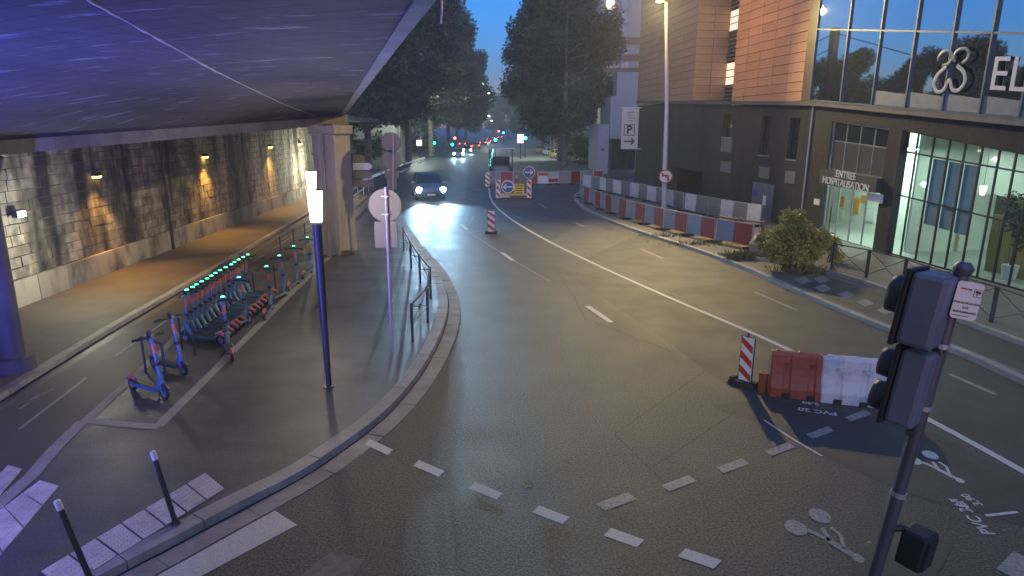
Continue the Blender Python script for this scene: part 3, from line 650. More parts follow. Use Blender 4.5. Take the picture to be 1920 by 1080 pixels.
for i in range(16):
    u_ = FUV(1852, 460, -1.6)[0] + i * .105; fbox(mb, u_, u_ + .06, -1.7, -1.62, .15, .15, 2.2, 2.2)
mb.build('slat_screen', WOOD, hosp, world=True)
mb = MB()
for i in range(9):
    u_ = FUV(1755, 460, -3.5)[0] + i * .14; fbox(mb, u_, u_ + .07, -3.5, -3.42, .15, .15, 2.1, 2.1)
mb.build('slat_screen', WOOD, hosp, world=True)
mb = MB(); u_ = uL0 + 3.2; fbox(mb, u_, u_ + 2.6, -4.4, -3.7, .15, .15, 1.1, 1.1); mb.build('reception_desk', pm('desk_dark', (.06, .05, .045), .5), hosp, world=True)
BL = pm('roller_blind', (.2, .27, .42), .7, var=.08, scale=2)
for i in (2, 3, 4):
    mb = MB(); a, b = lu[i] + .06, lu[i + 1] - .06; zb = z2(a) - .85 - .0 * i; fbox(mb, a, b, -.26, -.245, zb, zb - .03, z1(a) - .08, z1(b) - .08); mb.build('roller_blind', BL, hosp, world=True)
PO = pm('orange_poster', (.6, .28, .04), .6); PW = pm('white_poster', (.6, .62, .6), .6)
for x0, y0, x1, y1, m in ((1572, 368, 1584, 388, PO), (1597, 371, 1612, 400, PO), (1615, 366, 1626, 378, PO), (1570, 392, 1582, 410, PW), (1622, 395, 1640, 415, PW)):
    aa, za = FUV(x0, (y0 + y1) / 2, -3.08); bb, _ = FUV(x1, (y0 + y1) / 2, -3.08); xm = (x0 + x1) / 2; z0_ = FUV(xm, y1, -3.08)[1]; z1_ = FUV(xm, y0, -3.08)[1]
    mb = MB(); fbox(mb, aa, bb, -3.09, -3.05, z0_, z0_, z1_, z1_); mb.build('poster', m, hosp, world=True)
pt = thing('lobby_plant', 'tall potted indoor tree behind the lobby glass at right edge', 'plant', FW(FUV(1908, 430, -1.3)[0], -1.3, .14))
MB().tube([(0, 0, 0), (0, 0, .5)], [.2, .26], 14).build('pot', WHITE, pt)
MB().tube([(0, 0, .4), (.05, 0, 1.4), (.0, .05, 2.6)], [.05, .04, .02], 8).build('stem', pm('bark_brown', (.1, .07, .045), .8), pt)
# --- upper storeys
TERR = pm('terracotta_tile', (.47, .25, .135), .65, var=.1, scale=1.2, rnd=.08, bump=.05, bscale=20)
TBED = pm('cladding_rail', (.13, .075, .05), .8)
def clad(name, u0, u1, o, z0, z1, L, H):
    n = max(1, round((u1 - u0) / L)); L = (u1 - u0) / n
    bed = MB(); fbox(bed, u0, u1, o - .3, o - .05, z0(u0), z0(u1), 18, 18); bed.build('cladding_bed', TBED, hosp, world=True)
    tm = MB(); tm.box((0, 0, 0), (L - .03, .07, H - .03)); t0 = tm.build('tile', TERR); me = t0.data; bpy.data.objects.remove(t0)
    zz = min(z0(u0), z0(u1)) + .02; r_ = 0; rz = math.atan2(FD.y, FD.x)
    while zz < z1:
        for i in range(n):
            u_ = u0 + (i + .5) * L
            if zz < z0(u_) - H * .9: continue
            q = bpy.data.objects.new('tile', me); COL.objects.link(q); q.parent = hosp; q.location = FW(u_, o - .012 + random.uniform(-.006, .006), zz + H / 2) - F0; q.rotation_euler = (0, 0, rz)
        zz += H; r_ += 1
zb = lambda u: ztop(u) + .2
uB1 = FUV(1306, 100, .1)[0]; uR = FUV(1366, 100, .0)[0]; uW = FUV(1383, 100, 0)[0]; uB2 = FUV(1513, 100, .1)[0]; uC = FUV(1529, 100, .1)[0]
clad('block', 0, uB1, .12, zb, 17.6, 2.4, .52)
clad('block', uW, uB2, .12, zb, 12.6, 1.7, .47)
RD = -2.2
# reveal of the recess: tiles on the cheek that faces down the street
ch_ = MB(); fbox(ch_, uB1 - .3, uB1 - .06, RD - .3, .05, zb(uB1), zb(uB1), 18, 18); ch_.build('cladding_bed', TBED, hosp, world=True)
tm = MB(); tm.box((0, 0, 0), (1.13, .07, .49)); t0 = tm.build('tile', TERR); me = t0.data; bpy.data.objects.remove(t0)
zz = zb(uB1) + .02
while zz < 15.5:
    for o_ in (-.47, -1.63):
        q = bpy.data.objects.new('tile', me); COL.objects.link(q); q.parent = hosp; q.location = FW(uB1 - .03 + random.uniform(-.005, .005), o_, zz + .26) - F0; q.rotation_euler = (0, 0, math.atan2(FN.y, FN.x))
    zz += .52
mb = MB(); fbox(mb, uW, uW + .1, RD, .05, zb(uW), zb(uW), 18, 18); mb.build('cheek', TERR, hosp, world=True)
mb = MB(); fbox(mb, uB1, uW, RD - .2, RD, zb(uB1), zb(uW), 18, 18); mb.build('slot_backing', FRAME, hosp, world=True)
LITW = emis('lit_window', (1, .85, .55), .8)
ul = [(FUV(1372, y1, RD)[1], FUV(1372, y0, RD)[1]) for y0, y1 in ((22, 58), (118, 158))]
for za, zb_ in ul:
    mb = MB(); fbox(mb, uB1 + .06, uW - .1, RD + .003, RD + .05, za, za, zb_, zb_); w = mb.build('window', LITW, hosp, world=True)
    for f_ in (.33, .66): mb = MB(); zf = za + (zb_ - za) * f_; fbox(mb, uB1 + .06, uW - .1, RD + .052, RD + .08, zf, zf, zf + .05, zf + .05); mb.build('glazing_bar', FRAME, w).location = -F0
z_ = zb(uB1) + .1
while z_ < 15.5:
    if not any(a - .1 < z_ < b for a, b in ul): mb = MB(); fbox(mb, uB1 + .03, uW - .05, RD + .01, RD + .12, z_, z_, z_ + .09, z_ + .09); mb.build('louvre', FRAMEL, hosp, world=True)
    z_ += .26
mb = MB(); fbox(mb, uB2, uC, -.3, .16, zb(uB2), zb(uC), 18, 18); mb.build('corner_fin', pm('fin_brown', (.09, .055, .045), .5), hosp, world=True)
CG = pm('mirror_glass', (.7, .76, .78), .02, metal=1., var=.04, scale=.3)
cu_ = [FUV(x, 110, .1)[0] for x in (1531, 1590, 1651, 1716, 1787, 1860, 1938)]
while cu_[-1] < UEND - 1: cu_.append(cu_[-1] + 1.35)
zt = lin(FUV(1590, 56, .1), FUV(1900, 62, .1)); ztu = lambda u: zt(u) + 3.4
glazing(cu_, [lambda u: ztop(u) + .24, zt, ztu, lambda u: ztu(u) + 3.4], .1, CG, pm('curtain_mullion', (.07, .1, .14), .5, metal=.2), .07, yaw=.072)
mb = MB(); fbox(mb, 0, UEND, -9, -.32, 18, 18, 18.3, 18.3); mb.build('roof', DARK, hosp, world=True)
mb = MB(); fbox(mb, uC, UEND, -.6, -.2, ztop(uC) + .2, ztop(UEND) + .2, 18, 18); mb.build('upper_core', DARK, hosp, world=True)
for i in range(2, len(cu_) - 1):
    mb = MB(); a, b = cu_[i] + .05, cu_[i + 1] - .05; fbox(mb, a, b, .19, .2, ztop(a) + .28, ztop(b) + .28, ztop(a) + .85, ztop(b) + .75); mb.build('frosted_strip', pm('frosted_film', (.16, .19, .22), .5), hosp, world=True)
# logo and letters on the glass
uS = FD.copy(); lo = MB()
cx, cz = FUV(1788, 138, .16)
kk = .33
def loop(pts): 
    ps = smooth([FW(cx + a * .82, .285, cz + b * .6) for a, b in pts], 6); lo.tube(ps, .075, 6)
loop([(-.3, .42), (-.72, .0), (-.86, -.5), (-.62, -.95), (-.25, -.9), (0, -.35), (.25, -.9), (.62, -.95), (.86, -.5), (.72, .0), (.3, .42)])
up_ = MB()
for sx in (-1, 1):
    up_.tube(smooth([FW(cx + (sx * .44 + .4 * math.cos(a_)) * .82, .285, cz + (.95 + .42 * math.sin(a_)) * .58) for a_ in [R(-75 * sx + 90 - 90 * sx + t_ * 30 * 1) for t_ in range(11)]], 3), .06, 6)
for v in up_.v:
    d_ = (v - F0).dot(FN) - .285; v -= FN * d_ * .8
up_.build('logo', pm('sky_tinted_logo', (.12, .17, .22), .3), hosp, world=True)  # upper lobes: sky reflection put into the blue-grey colour
for v in lo.v:
    d_ = (v - F0).dot(FN) - .285; v -= FN * d_ * .8
lo.build('logo', pm('logo_film', (.36, .38, .42), .5), hosp, world=True)
ue, ze = FUV(1898, 142, .16)
t = text_obj('lettering', 'EL', 1.5, LET, hosp, frame(FW(ue, .285, ze), FD + Vector((0, 0, -.1)), Vector((0, 0, 1))), .01); t.location = -F0

# ================================================================== STREET FURNITURE
X_, Y_, Z_ = Vector((1, 0, 0)), Vector((0, 1, 0)), Vector((0, 0, 1))
# ---- white post lamps
WLM = emis('post_lamp_glow', (1, .86, .66), 150)
def post_lamp(base, h, lab):
    t = thing('post_lamp', lab, 'street lamp', base, group='white post lamps')
    MB().tube([(0, 0, 0), (0, 0, .03), (0, 0, h - .62)], [.06, .055, .092], 16).build('pole', STEEL, t, smooth=True)
    MB().tube([(0, 0, -.002), (0, 0, .02)], .12, 16).build('base_plate', STEEL, t)
    MB().tube([(0, 0, h - .62), (0, 0, h - .04)], [.105, .135], 16).build('luminaire', WLM, t, smooth=True)
    MB().tube([(0, 0, h - .04), (0, 0, h - .015)], [.14, .12], 16).build('cap', STEEL, t, smooth=True)
    return t
b1 = G(617, 725, PZ); post_lamp(b1, 4.02, 'tall dark post lamp with glowing white head, nearest on the pavement')
post_lamp(Vector((-5.68, 18.3, PZ)), 3.95, 'farther post lamp whose glowing head shows above the nearest one')
# ---- sodium street lamp
LB = G(1244, 398, PZ); LTOP = at(1249, 4, LB.y)
sl = thing('street_lamp', 'tall pale steel street lamp with amber head in front of the clinic', 'street lamp', LB)
LH = LTOP.z - LB.z; lx = LTOP.x - LB.x
MB().tube([(0, 0, 0), (0, 0, .5), (lx * .3, 0, LH * .5), (lx, 0, LH)], [.17, .16, .12, .08], 14).build('pole', pm('lilac_pole', (.5, .49, .54), .45, metal=.2, var=.08), sl, smooth=True)
MB().tube([(lx, 0, LH - .05), (lx - .3, -.3, LH + .05), (lx - .5, -.6, LH + .02)], [.06, .05, .05], 8).build('arm', GALV, sl)
hd = Vector((lx - .55, -.75, LH))
MB().box(hd + Vector((0, 0, .05)), (.3, .7, .14), None, taper=(.7, .8)).build('lamp_head', GALV, sl)
MB().box(hd + Vector((0, 0, -.07)), (.26, .6, .1), None, taper=(1.1, 1.1)).build('lens', emis('amber_street_lens', (1, .6, .1), 2.2), sl)
LP = Vector(LB) + hd + Vector((0, -.1, -.25))
light('sodium', 'SPOT', LP, 12500, (1, .76, .3), sl, .16, aim=(3.2, 9, 0), cone=128, blend=.75)
light('sodium_spill', 'POINT', LP + Vector((-.1, -.2, -.1)), 900, (1, .55, .14), sl, .15)
# round sign on the lamp pole
def disc_sign(c, r, nrm, ring, face, parent, th=.03):
    c = Vector(c); nrm = Vector(nrm).normalized()
    MB().disc(c, nrm, r, th, 28).build('sign_plate', ring, parent); MB().disc(c + nrm * th * .8, nrm, r * .84, th * .4, 28).build('sign_face', face, parent)
nl = thing('no_left_turn_sign', 'small round red-ringed no-left-turn sign clamped to the tall lamp pole', 'road sign', G(1247, 398, PZ) + Vector((0, -.2, 0)))
pc = at(1248, 331, LB.y - .3) - nl.location
disc_sign(pc, .42, (0, -1, 0), RED, WHITE, nl)
MB().box(pc + Vector((0, .1, 0)), (.3, .2, .06)).build('clamp', GALV, nl)
mb = MB(); y0 = pc.y - .045
mb.hexa([pc + Vector(q) for q in ((.1, -.045, -.25), (.18, -.045, -.25), (.18, -.04, -.25), (.1, -.04, -.25), (.1, -.045, .05), (.18, -.045, .09), (.18, -.04, .09), (.1, -.04, .05))])
mb.box(pc + Vector((-.02, -.043, .07)), (.26, .006, .08)); mb.prism([(0, 0)] * 3, 0, 0) if False else None
mb.add([pc + Vector(q) for q in ((-.12, -.044, -.04), (-.12, -.044, .18), (-.27, -.044, .07))], [(0, 1, 2)])
mb.build('arrow', BLACK, nl)
MB().box(pc + Vector((0, -.052, 0)), (.66, .006, .07), Matrix.Rotation(R(40), 3, 'Y')).build('slash', RED, nl)
# ---- rear-facing signs on the pavement
s1 = thing('road_sign', 'back of a large round sign with square plate below, nearest sign pole', 'road sign', G(735, 660, PZ))
d1 = s1.location.y; tp = at(723, 352, d1); lean = (tp.x - s1.location.x); top = tp.z - PZ
MB().tube([(0, 0, 0), (lean, 0, top + .02)], .034, 10).build('pole', GALV, s1)
def onp(px, py, yoff=.06): return at(px, py, d1 + yoff) - s1.location
MB().disc(onp(722, 385), (0, 1, 0), .37, .025, 32).build('sign_plate', SIGNB, s1, bevel=.004)
c = onp(724, 440); MB().box(c, (.52, .025, .6)).build('lower_plate', SIGNB, s1, bevel=.02)
for z in (-.2, .2): MB().box(onp(722, 385, -.01) + Vector((0, 0, z)), (.16, .08, .03)).build('clamp', GALV, s1)
MB().tube([(lean * .5, 0, top * .5), (lean * .52, 0, top * .5 + .05)], .042, 10).build('collar', GALV, s1)
s2 = thing('road_sign', 'back of two small round signs one above the other on the farther pole', 'road sign', G(737, 462, PZ))
d1 = s2.location.y; tp = at(737, 250, d1)
MB().tube([(0, 0, 0), (tp.x - s2.location.x, 0, tp.z - PZ)], .035, 10).build('pole', GALV, s2)
def onp2(px, py): return at(px, py, d1 + .07) - s2.location
for py in (267, 300): MB().disc(onp2(734, py), (0, 1, 0), .42, .03, 32).build('sign_plate', SIGNB, s2)
MB().box(onp2(735, 327), (.6, .03, .34)).build('plate', SIGNB, s2); MB().box(onp2(735, 345), (.42, .03, .45)).build('plate', SIGNB, s2)
s3 = thing('direction_sign', 'stack of grey arrow-ended direction boards behind the concrete pier', 'direction sign', G(661, 456, PZ))
d1 = s3.location.y
tp = at(659, 288, d1); MB().tube([(0, 0, 0), (tp.x - s3.location.x, 0, tp.z - PZ)], .05, 10).build('pole', STEEL, s3)
for i, (x1, y) in enumerate(((684, 297), (697, 312), (698, 328), (698, 344))):
    a = at(646, y, d1 + .09) - s3.location; b = at(x1, y, d1 + .09) - s3.location; h = .15
    mb = MB(); pts = [(a.x, -h), (b.x - .12, -h), (b.x - .03, -h * .6), (b.x, 0), (b.x - .03, h * .6), (b.x - .12, h), (a.x, h)]
    n = len(pts); mb.add([(x, a.y - .02, a.z + z) for x, z in pts] + [(x, a.y + .02, a.z + z) for x, z in pts], [tuple(range(n)), tuple(range(n, 2 * n))[::-1]] + [(i2, n + i2, n + (i2 + 1) % n, (i2 + 1) % n) for i2 in range(n)])
    mb.build('arrow_board', WHITE if i == 1 else SIGNB, s3)
# ---- pedestrian barriers along the kerb
pb = [(757, 470), (771, 502), (788, 531), (808, 560), (803, 604), (773, 643)]
labs = ['farthest', 'second farthest', 'middle', 'second nearest', 'nearest']
for i in range(5):
    A, B = G(*pb[i], PZ), G(*pb[i + 1], PZ); d = B - A; L = d.length; a = math.atan2(d.y, d.x)
    t = thing('pedestrian_barrier', f'{labs[i]} dark crossed-bar railing panel along the curved kerb', 'railing', A, a, 'railing panels along the kerb')
    for x in (.03, L - .05): MB().box((x, 0, .5), (.055, .055, 1.0)).build('post', STEEL, t)
    MB().tube([(.03, 0, .97), (L - .05, 0, .97)], .025, 8).build('top_rail', STEEL, t)
    MB().tube([(.03, 0, .45), (L - .05, 0, .45)], .012, 6).build('lower_rail', STEEL, t)
    MB().tube([(.03, 0, .93), (L / 2, 0, .68), (L - .05, 0, .93)], .012, 6).build('brace', STEEL, t)
    MB().tube([(.03, 0, .47), (L / 2, 0, .72), (L - .05, 0, .47)], .012, 6).build('brace', STEEL, t)
    MB().tube([(L / 2, -.012, .7), (L / 2, .012, .7)], .06, 12).build('boss', STEEL, t)
# ---- bollards
for px, tpx, lab in (((330, 982), (286, 846), 'slim dark bollard with white top standing on the tactile tiles, right one'), ((172, 1090), (106, 938), 'slim dark bollard with white top at the bottom edge, left one')):
    b = G(*px, PZ); tpos = at(*tpx, b.y) - b; t = thing('bollard', lab, 'bollard', b, group='white-topped bollards')
    k = tpos / tpos.length; Lb = tpos.length
    MB().tube([(0, 0, -.02), k * (Lb - .12)], .034, 12).build('post', STEEL, t, smooth=True); MB().tube([k * (Lb - .12), k * (Lb - .012), k * Lb], [.036, .036, .026], 12).build('white_top', WHITE, t, smooth=True)
    MB().tube([(0, 0, 0), (0, 0, .05)], [.06, .045], 12).build('collar', STEEL, t)
# ---- scooters
SBL = pm('scooter_blue', (.06, .15, .24), .4, var=.1, coat=.3); SPK = pm('scooter_coral', (.42, .13, .1), .45, var=.1)
GRN = emis('scooter_green_light', (.02, 1, .5), 2.2); SIL = pm('reflector_silver', (.6, .6, .6), .25, metal=.8)
def make_scooter():
    t = thing('rental_scooter', '', 'scooter', (0, 0, 0))
    def wheel(x, nm):
        w = MB(); n = 20
        ring = [Vector((x + .115 * math.cos(2 * math.pi * i / n), 0, .115 + .115 * math.sin(2 * math.pi * i / n))) for i in range(n + 1)]
        w.tube([p + (p - Vector((x, 0, .115))) * -.2 for p in ring], .028, 8, cap=False); o = w.build(nm, RUBBER, t, smooth=True)
        MB().disc((x, 0, .115), (0, 1, 0), .068, .05, 14).build('hub', SIL, o)
    wheel(.48, 'front_wheel'); wheel(-.46, 'rear_wheel')
    mb = MB(); mb.box((-.02, 0, .155), (.66, .17, .07)); mb.build('deck', SBL, t, bevel=.02)
    MB().box((-.02, 0, .1935), (.56, .13, .006)).build('grip_mat', BLACK, t)
    MB().tube([(.3, 0, .17), (.38, 0, .3), (.43, 0, .42)], [.045, .05, .045], 10).build('neck', SBL, t, smooth=True)
    MB().tube([(.47, 0, .2), (.41, 0, .5), (.385, 0, .64)], [.03, .045, .045], 10).build('lower_stem', SBL, t, smooth=True)
    MB().tube([(.385, 0, .62), (.377, 0, .68)], .052, 10).build('clamp', BLACK, t)
    MB().tube([(.38, 0, .66), (.355, 0, .84)], .036, 10).build('stem', SBL, t, smooth=True)
    MB().tube([(.355, 0, .84), (.325, 0, 1.02)], .039, 10).build('coral_sleeve', SPK, t, smooth=True)
    MB().tube([(.325, 0, 1.02), (.31, 0, 1.12)], .034, 10).build('upper_stem', SBL, t)
    MB().tube([(.25, -.27, 1.13), (.3, -.12, 1.14), (.31, 0, 1.14), (.3, .12, 1.14), (.25, .27, 1.13)], .02, 8).build('handlebar', BLACK, t, smooth=True)
    for s in (-1, 1):
        MB().tube([(.25, s * .17, 1.135), (.22, s * .29, 1.125)], .026, 8).build('grip', BLACK, t); MB().tube([(.3, s * .14, 1.15), (.36, s * .22, 1.14)], .008, 5).build('brake_lever', BLACK, t)
    MB().box((.3, 0, 1.18), (.09, .09, .07)).build('display', BLACK, t, bevel=.01)
    MB().tube([(.27, 0, 1.215), (.27, 0, 1.235)], [.05, .04], 12).build('status_light', GRN, t); MB().disc((.355, 0, 1.17), (1, 0, .1), .035, .02, 12).build('headlight', SIL, t)
    MB().tube([(.36, 0, .27), (.48, 0, .265), (.59, 0, .2)], [.03, .045, .03], 8).build('mudguard', BLACK, t); MB().tube([(-.34, 0, .22), (-.46, 0, .27), (-.6, 0, .2)], [.03, .045, .03], 8).build('mudguard', SPK, t)
    for s in (-1, 1): MB().tube([(.43, s * .045, .36), (.48, s * .045, .115)], .014, 6).build('fork', SBL, t)
    MB().tube([(.0, .08, .13), (.06, .17, .0)], .01, 6).build('kickstand', STEEL, t)
    return t
sco = make_scooter(); first = [True]
def place_scooter(front, ang, lab, group, dark=False):
    o = sco if first[0] else copy_tree(sco); first[0] = False
    d = Vector((math.cos(ang), math.sin(ang), 0)); o.location = front - d * .48; o.rotation_euler = (0, R(random.uniform(-1.5, 1.5)), ang); o['label'] = lab; o['group'] = group; o.scale = (1.08, 1.08, 1.1)
    if dark:
        for c in list(o.children):
            if c.name.split('.')[0] == 'status_light': c.data = c.data.copy(); c.data.materials[0] = BLACK
    return o
f0, f1 = G(352, 641, PZ), G(462, 556, PZ); dirs = (f0 - G(420, 648, PZ)).normalized(); abase = math.atan2(dirs.y, dirs.x)
for i in range(14):
    place_scooter(f0.lerp(f1, (i / 13) ** 1.12), abase + random.uniform(-.05, .05), f'blue rental scooter, {ORD[i]} from the near end of the tight row of fourteen', 'scooters racked in a tight row')
sg = [((428, 655), 'nearest of the scooters along the stone strip, in front of the tight row'), ((466, 608), 'second scooter along the stone strip from the near end'), ((510, 582), 'third scooter along the stone strip from the near end'),
      ((536, 556), 'fourth scooter along the stone strip from the near end'), ((560, 533), 'fifth scooter along the stone strip, two before the post lamp'), ((584, 512), 'farthest scooter along the stone strip, right beside the post lamp')]
sd = (G(296, 800, PZ) - G(590, 507, PZ)).normalized(); asd = math.atan2(sd.y, sd.x)
for p, lab in sg: place_scooter(G(*p, PZ), asd + math.pi + random.uniform(-.25, .25) + (.5 if p[0] < 440 else 0), 'blue ' + lab, 'scooters along the stone strip')
for p, lab in (((308, 748), 'unlit blue scooter with coral sleeve standing apart, nearest of all'), ((344, 703), 'unlit blue scooter with coral sleeve standing apart, second nearest')):
    place_scooter(G(*p, PZ), R(-28), lab, 'scooters standing apart', True)
# ---- bike hoops
for i, (p, q, lab) in enumerate((((312, 712), (274, 698), 'dark hoop rack behind the second lone scooter'), ((366, 666), (342, 655), 'dark hoop rack at the near end of the scooter row'),
                                 ((478, 560), (462, 552), 'dark hoop rack at the far end of the scooter row'), ((517, 543), (503, 530), 'dark hoop rack between the strip scooters and the cycle track'))):
    A, B = G(*p, PZ), G(*q, PZ); d = (B - A); d = d.normalized() * min(d.length, .9)
    h = tag(MB().tube(smooth([Vector((0, 0, 0)), Vector((0, 0, .72)), d * .06 + Vector((0, 0, .8)), d * .94 + Vector((0, 0, .8)), d + Vector((0, 0, .72)), d], 4), .025, 8).build('bike_hoop', STEEL, smooth=True), lab, 'bike rack', 'hoop racks in the scooter bay'); h.location = A
# ---- handrail beyond the pier
t = thing('guard_rail', 'pale low guard rail beyond the pier beside the underpass track', 'railing', G(652, 392, PZ)); A, B = G(646, 395, PZ), G(700, 352, PZ)
for z in (.5, .95): MB().tube([A + Z_ * z, B + Z_ * z], .035, 8).build('rail', GALV, t, world=True)
for k in range(6): p = A.lerp(B, k / 5); MB().tube([p, p + Z_ * 1.0], .035, 8).build('post', GALV, t, world=True)
t = thing('guard_rail', 'thin dark rail between the cycle track and the scooter bay', 'railing', G(529, 490, PZ)); A, B = G(528, 488, PZ), G(592, 445, PZ)
for z in (.45, .9): MB().tube([A + Z_ * z, B + Z_ * z], .02, 8).build('rail', STEEL, t, world=True)
for k in range(4): p = A.lerp(B, k / 3); MB().tube([p, p + Z_ * .95], .025, 8).build('post', STEEL, t, world=True)

# ================================================================== ROADWORKS
def k5(base, nrm, w, h, lab):
    a = math.atan2(nrm[1], nrm[0]) + math.pi / 2
    t = thing('delineator_panel', lab, 'roadwork panel', base, a, 'striped delineator panels')
    MB().box((0, 0, .05), (.62, .34, .1), None, taper=(.86, .8)).build('base_block', RUBBER, t, bevel=.015)
    for sx in (-.24, .24): MB().box((sx, 0, .115), (.1, .16, .04)).build('lug', RUBBER, t)
    MB().box((0, .02, .1 + h / 2), (w, .03, h)).build('panel', WHITE, t, bevel=.005); MB().box((0, .04, .1 + h / 2), (w + .04, .02, h + .03)).build('edge_frame', STEEL, t)
    MB().tube([(0, .02, h + .1), (0, .02, h + .2)], .018, 8).build('peg', STEEL, t)
    sh = w * .75; n = 3; stp = h / n
    for i in range(n):
        z0 = .1 + i * stp; ww = w / 2 - .004
        def cl(z): return min(max(z, .1), .1 + h)
        q = [(-ww, cl(z0 - .02 + sh)), (ww, cl(z0 - .02)), (ww, cl(z0 + stp / 2 - .02)), (-ww, cl(z0 + stp / 2 - .02 + sh))]
        MB().add([(x, .0035, z) for x, z in q], [(0, 1, 2, 3)]).build('stripe', RED, t)
    return t
k5(G(1394, 722), (-.75, -.66), .27, .95, 'red and white striped panel on black base, beside the plastic barriers')
k5(G(921, 438), (-.1, -1), .36, 1.05, 'red and white striped panel on its own in mid road')
k5(G(914, 352), (-.2, -1), .4, 1.2, 'far striped panel at the left end of the cross barrier')
def jersey(base, ang, m, lab):
    t = thing('plastic_barrier', lab, 'barrier', base, ang, 'water-filled plastic barriers')
    L, H = 1.12, .92; xs = [-.56, -.5, -.3, -.26, .26, .3, .5, .56]; mb = MB()
    prof = [(.24, 0), (.24, .2), (.2, .3), (.15, .46), (.13, .6), (.11, .86), (.07, H)]
    pts = [(y, z) for y, z in prof] + [(-y, z) for y, z in prof[::-1]]; n = len(pts)
    st = [(-.56, .82), (-.53, 1), (-.32, 1), (-.29, .84), (-.2, .84), (-.17, 1), (.14, 1), (.17, .84), (.26, .84), (.29, 1), (.53, 1), (.56, .82)]
    vs = [(x, y * s, z) for x, s in st for y, z in pts]
    fs = [(i * n + j, (i + 1) * n + j, (i + 1) * n + (j + 1) % n, i * n + (j + 1) % n) for i in range(len(st) - 1) for j in range(n)]
    fs += [tuple(range(n)), tuple(range((len(st) - 1) * n, len(st) * n))[::-1]]
    mb.add(vs, [f[::-1] for f in fs]); b = mb.build('body', m, t, bevel=.012)
    MB().tube([(-.66, 0, .0), (-.66, 0, .42)], .09, 14).build('coupling', m, t); MB().tube([(-.66, 0, .42), (-.66, 0, .425)], .045, 12).build('socket', BLACK, t)
    MB().box((.63, 0, .62), (.12, .12, .3)).build('coupling', m, t, bevel=.02)
    for x in (-.43, .0, .43): MB().box((x, 0, .9), (.12, .1, .07)).build('rib', m, t, bevel=.015)
    for x in (-.24, .22): MB().box((x, -.17, .7), (.08, .1, .02)).build('ledge', m, t)
    for x in (-.24, .22): MB().box((x, -.25, .05), (.14, .03, .1)).build('fork_slot', BLACK, t)
    return t
jw = (G(1625, 760) - G(1455, 742)); ja = math.atan2(jw.y, jw.x)
WPL = pm('mottled_white_plastic', (.5, .5, .54), .5, col2=(.33, .38, .5), scale=3.5, lo=.5, hi=.62)  # white with random bluish patches
jersey(G(1494, 741), ja, ORANGE, 'brick red plastic road barrier, left of the pair'); jersey(G(1590, 752), ja, WPL, 'blue-mottled white plastic road barrier, right of the pair')
def board(A, B, h, halves, lab, grp, ncol=2, z0=.14):
    d = B - A; L = d.length; t = thing('site_barrier', lab, 'barrier', A, math.atan2(d.y, d.x) + random.uniform(-.03, .03), grp); t.rotation_euler.x = random.uniform(-.04, .04)
    for i in range(ncol):
        x0, x1 = L * i / ncol + .03, L * (i + 1) / ncol - (.03 if i == ncol - 1 else 0)
        MB().box(((x0 + x1) / 2, 0, z0 + h / 2), (x1 - x0, .035, h)).build('board', halves[i % len(halves)], t)
    for x in (.0, L): MB().box((x, .035, (h + z0) / 2), (.06, .06, h + z0 + .06)).build('post', GALV, t)
    MB().tube([(0, 0, h + z0 + .02), (L, 0, h + z0 + .02)], .025, 6).build('top_rail', GALV, t)
    for x in (.08, L - .08): MB().box((x, 0, .05), (.12, .6, .1)).build('foot', RUBBER, t)
    return t
fx = [(1086, 371), (1106, 383), (1125, 393), (1148, 401), (1174, 411), (1208, 421), (1243, 431), (1288, 442), (1340, 454), (1408, 468)]
for i in range(9):
    A, B = G(*fx[i], PZ), G(*fx[i + 1], PZ); g = (B - A) * .02; A += Vector((0, 0, 0)); A.z = PZ; B.z = PZ
    board(A + g, B - g, .92, [BGREY, BRED], f'blue-grey and red site barrier along the kerb, {ORD[8 - i]} from the bush', 'blue and red barriers along the kerb')
bx = [(1092, 352), (1124, 358), (1149, 364), (1180, 371), (1212, 378), (1246, 386), (1282, 396), (1326, 406), (1372, 416), (1424, 426)]
for i in range(9):
    A, B = G(*bx[i], PZ), G(*bx[i + 1], PZ); g = (B - A) * .02
    board(A + g, B - g, .98, [BWHITE, BGR2] if i < 7 else [BGR2, BWHITE], f'white and grey site barrier in the rear row, {ORD[8 - i]} from the bush', 'white and grey barriers behind the kerb row')
cr = [(914, 347, BGR2), (938, 347, BRED), (962, 347, BGR2), (992, 347, ORANGE), (1008, 347, BWHITE), (1028, 347, BWHITE), (1047, 346, BGR2), (1070, 346, BRED), (1088, 345, BGR2), (1112, 345, BRED), (1130, 345, BGR2)]
CW = ['grey', 'red', 'grey', 'orange', 'white', 'white', 'grey', 'red', 'grey', 'red']
for i in range(10):
    A, B = G(cr[i][0], cr[i][1]), G(cr[i + 1][0], cr[i + 1][1])
    t = board(A, B, 1.05, [cr[i][2]], f'{CW[i]} board of the barrier across the closed road, {ORD[i]} from the left', 'barrier across the closed road', 1)
    if CW[i] == 'white': MB().box(((B - A).length / 2, -.022, .4 if i == 5 else 1.0), ((B - A).length * .9, .012, .3)).build('stripe', RED, t)
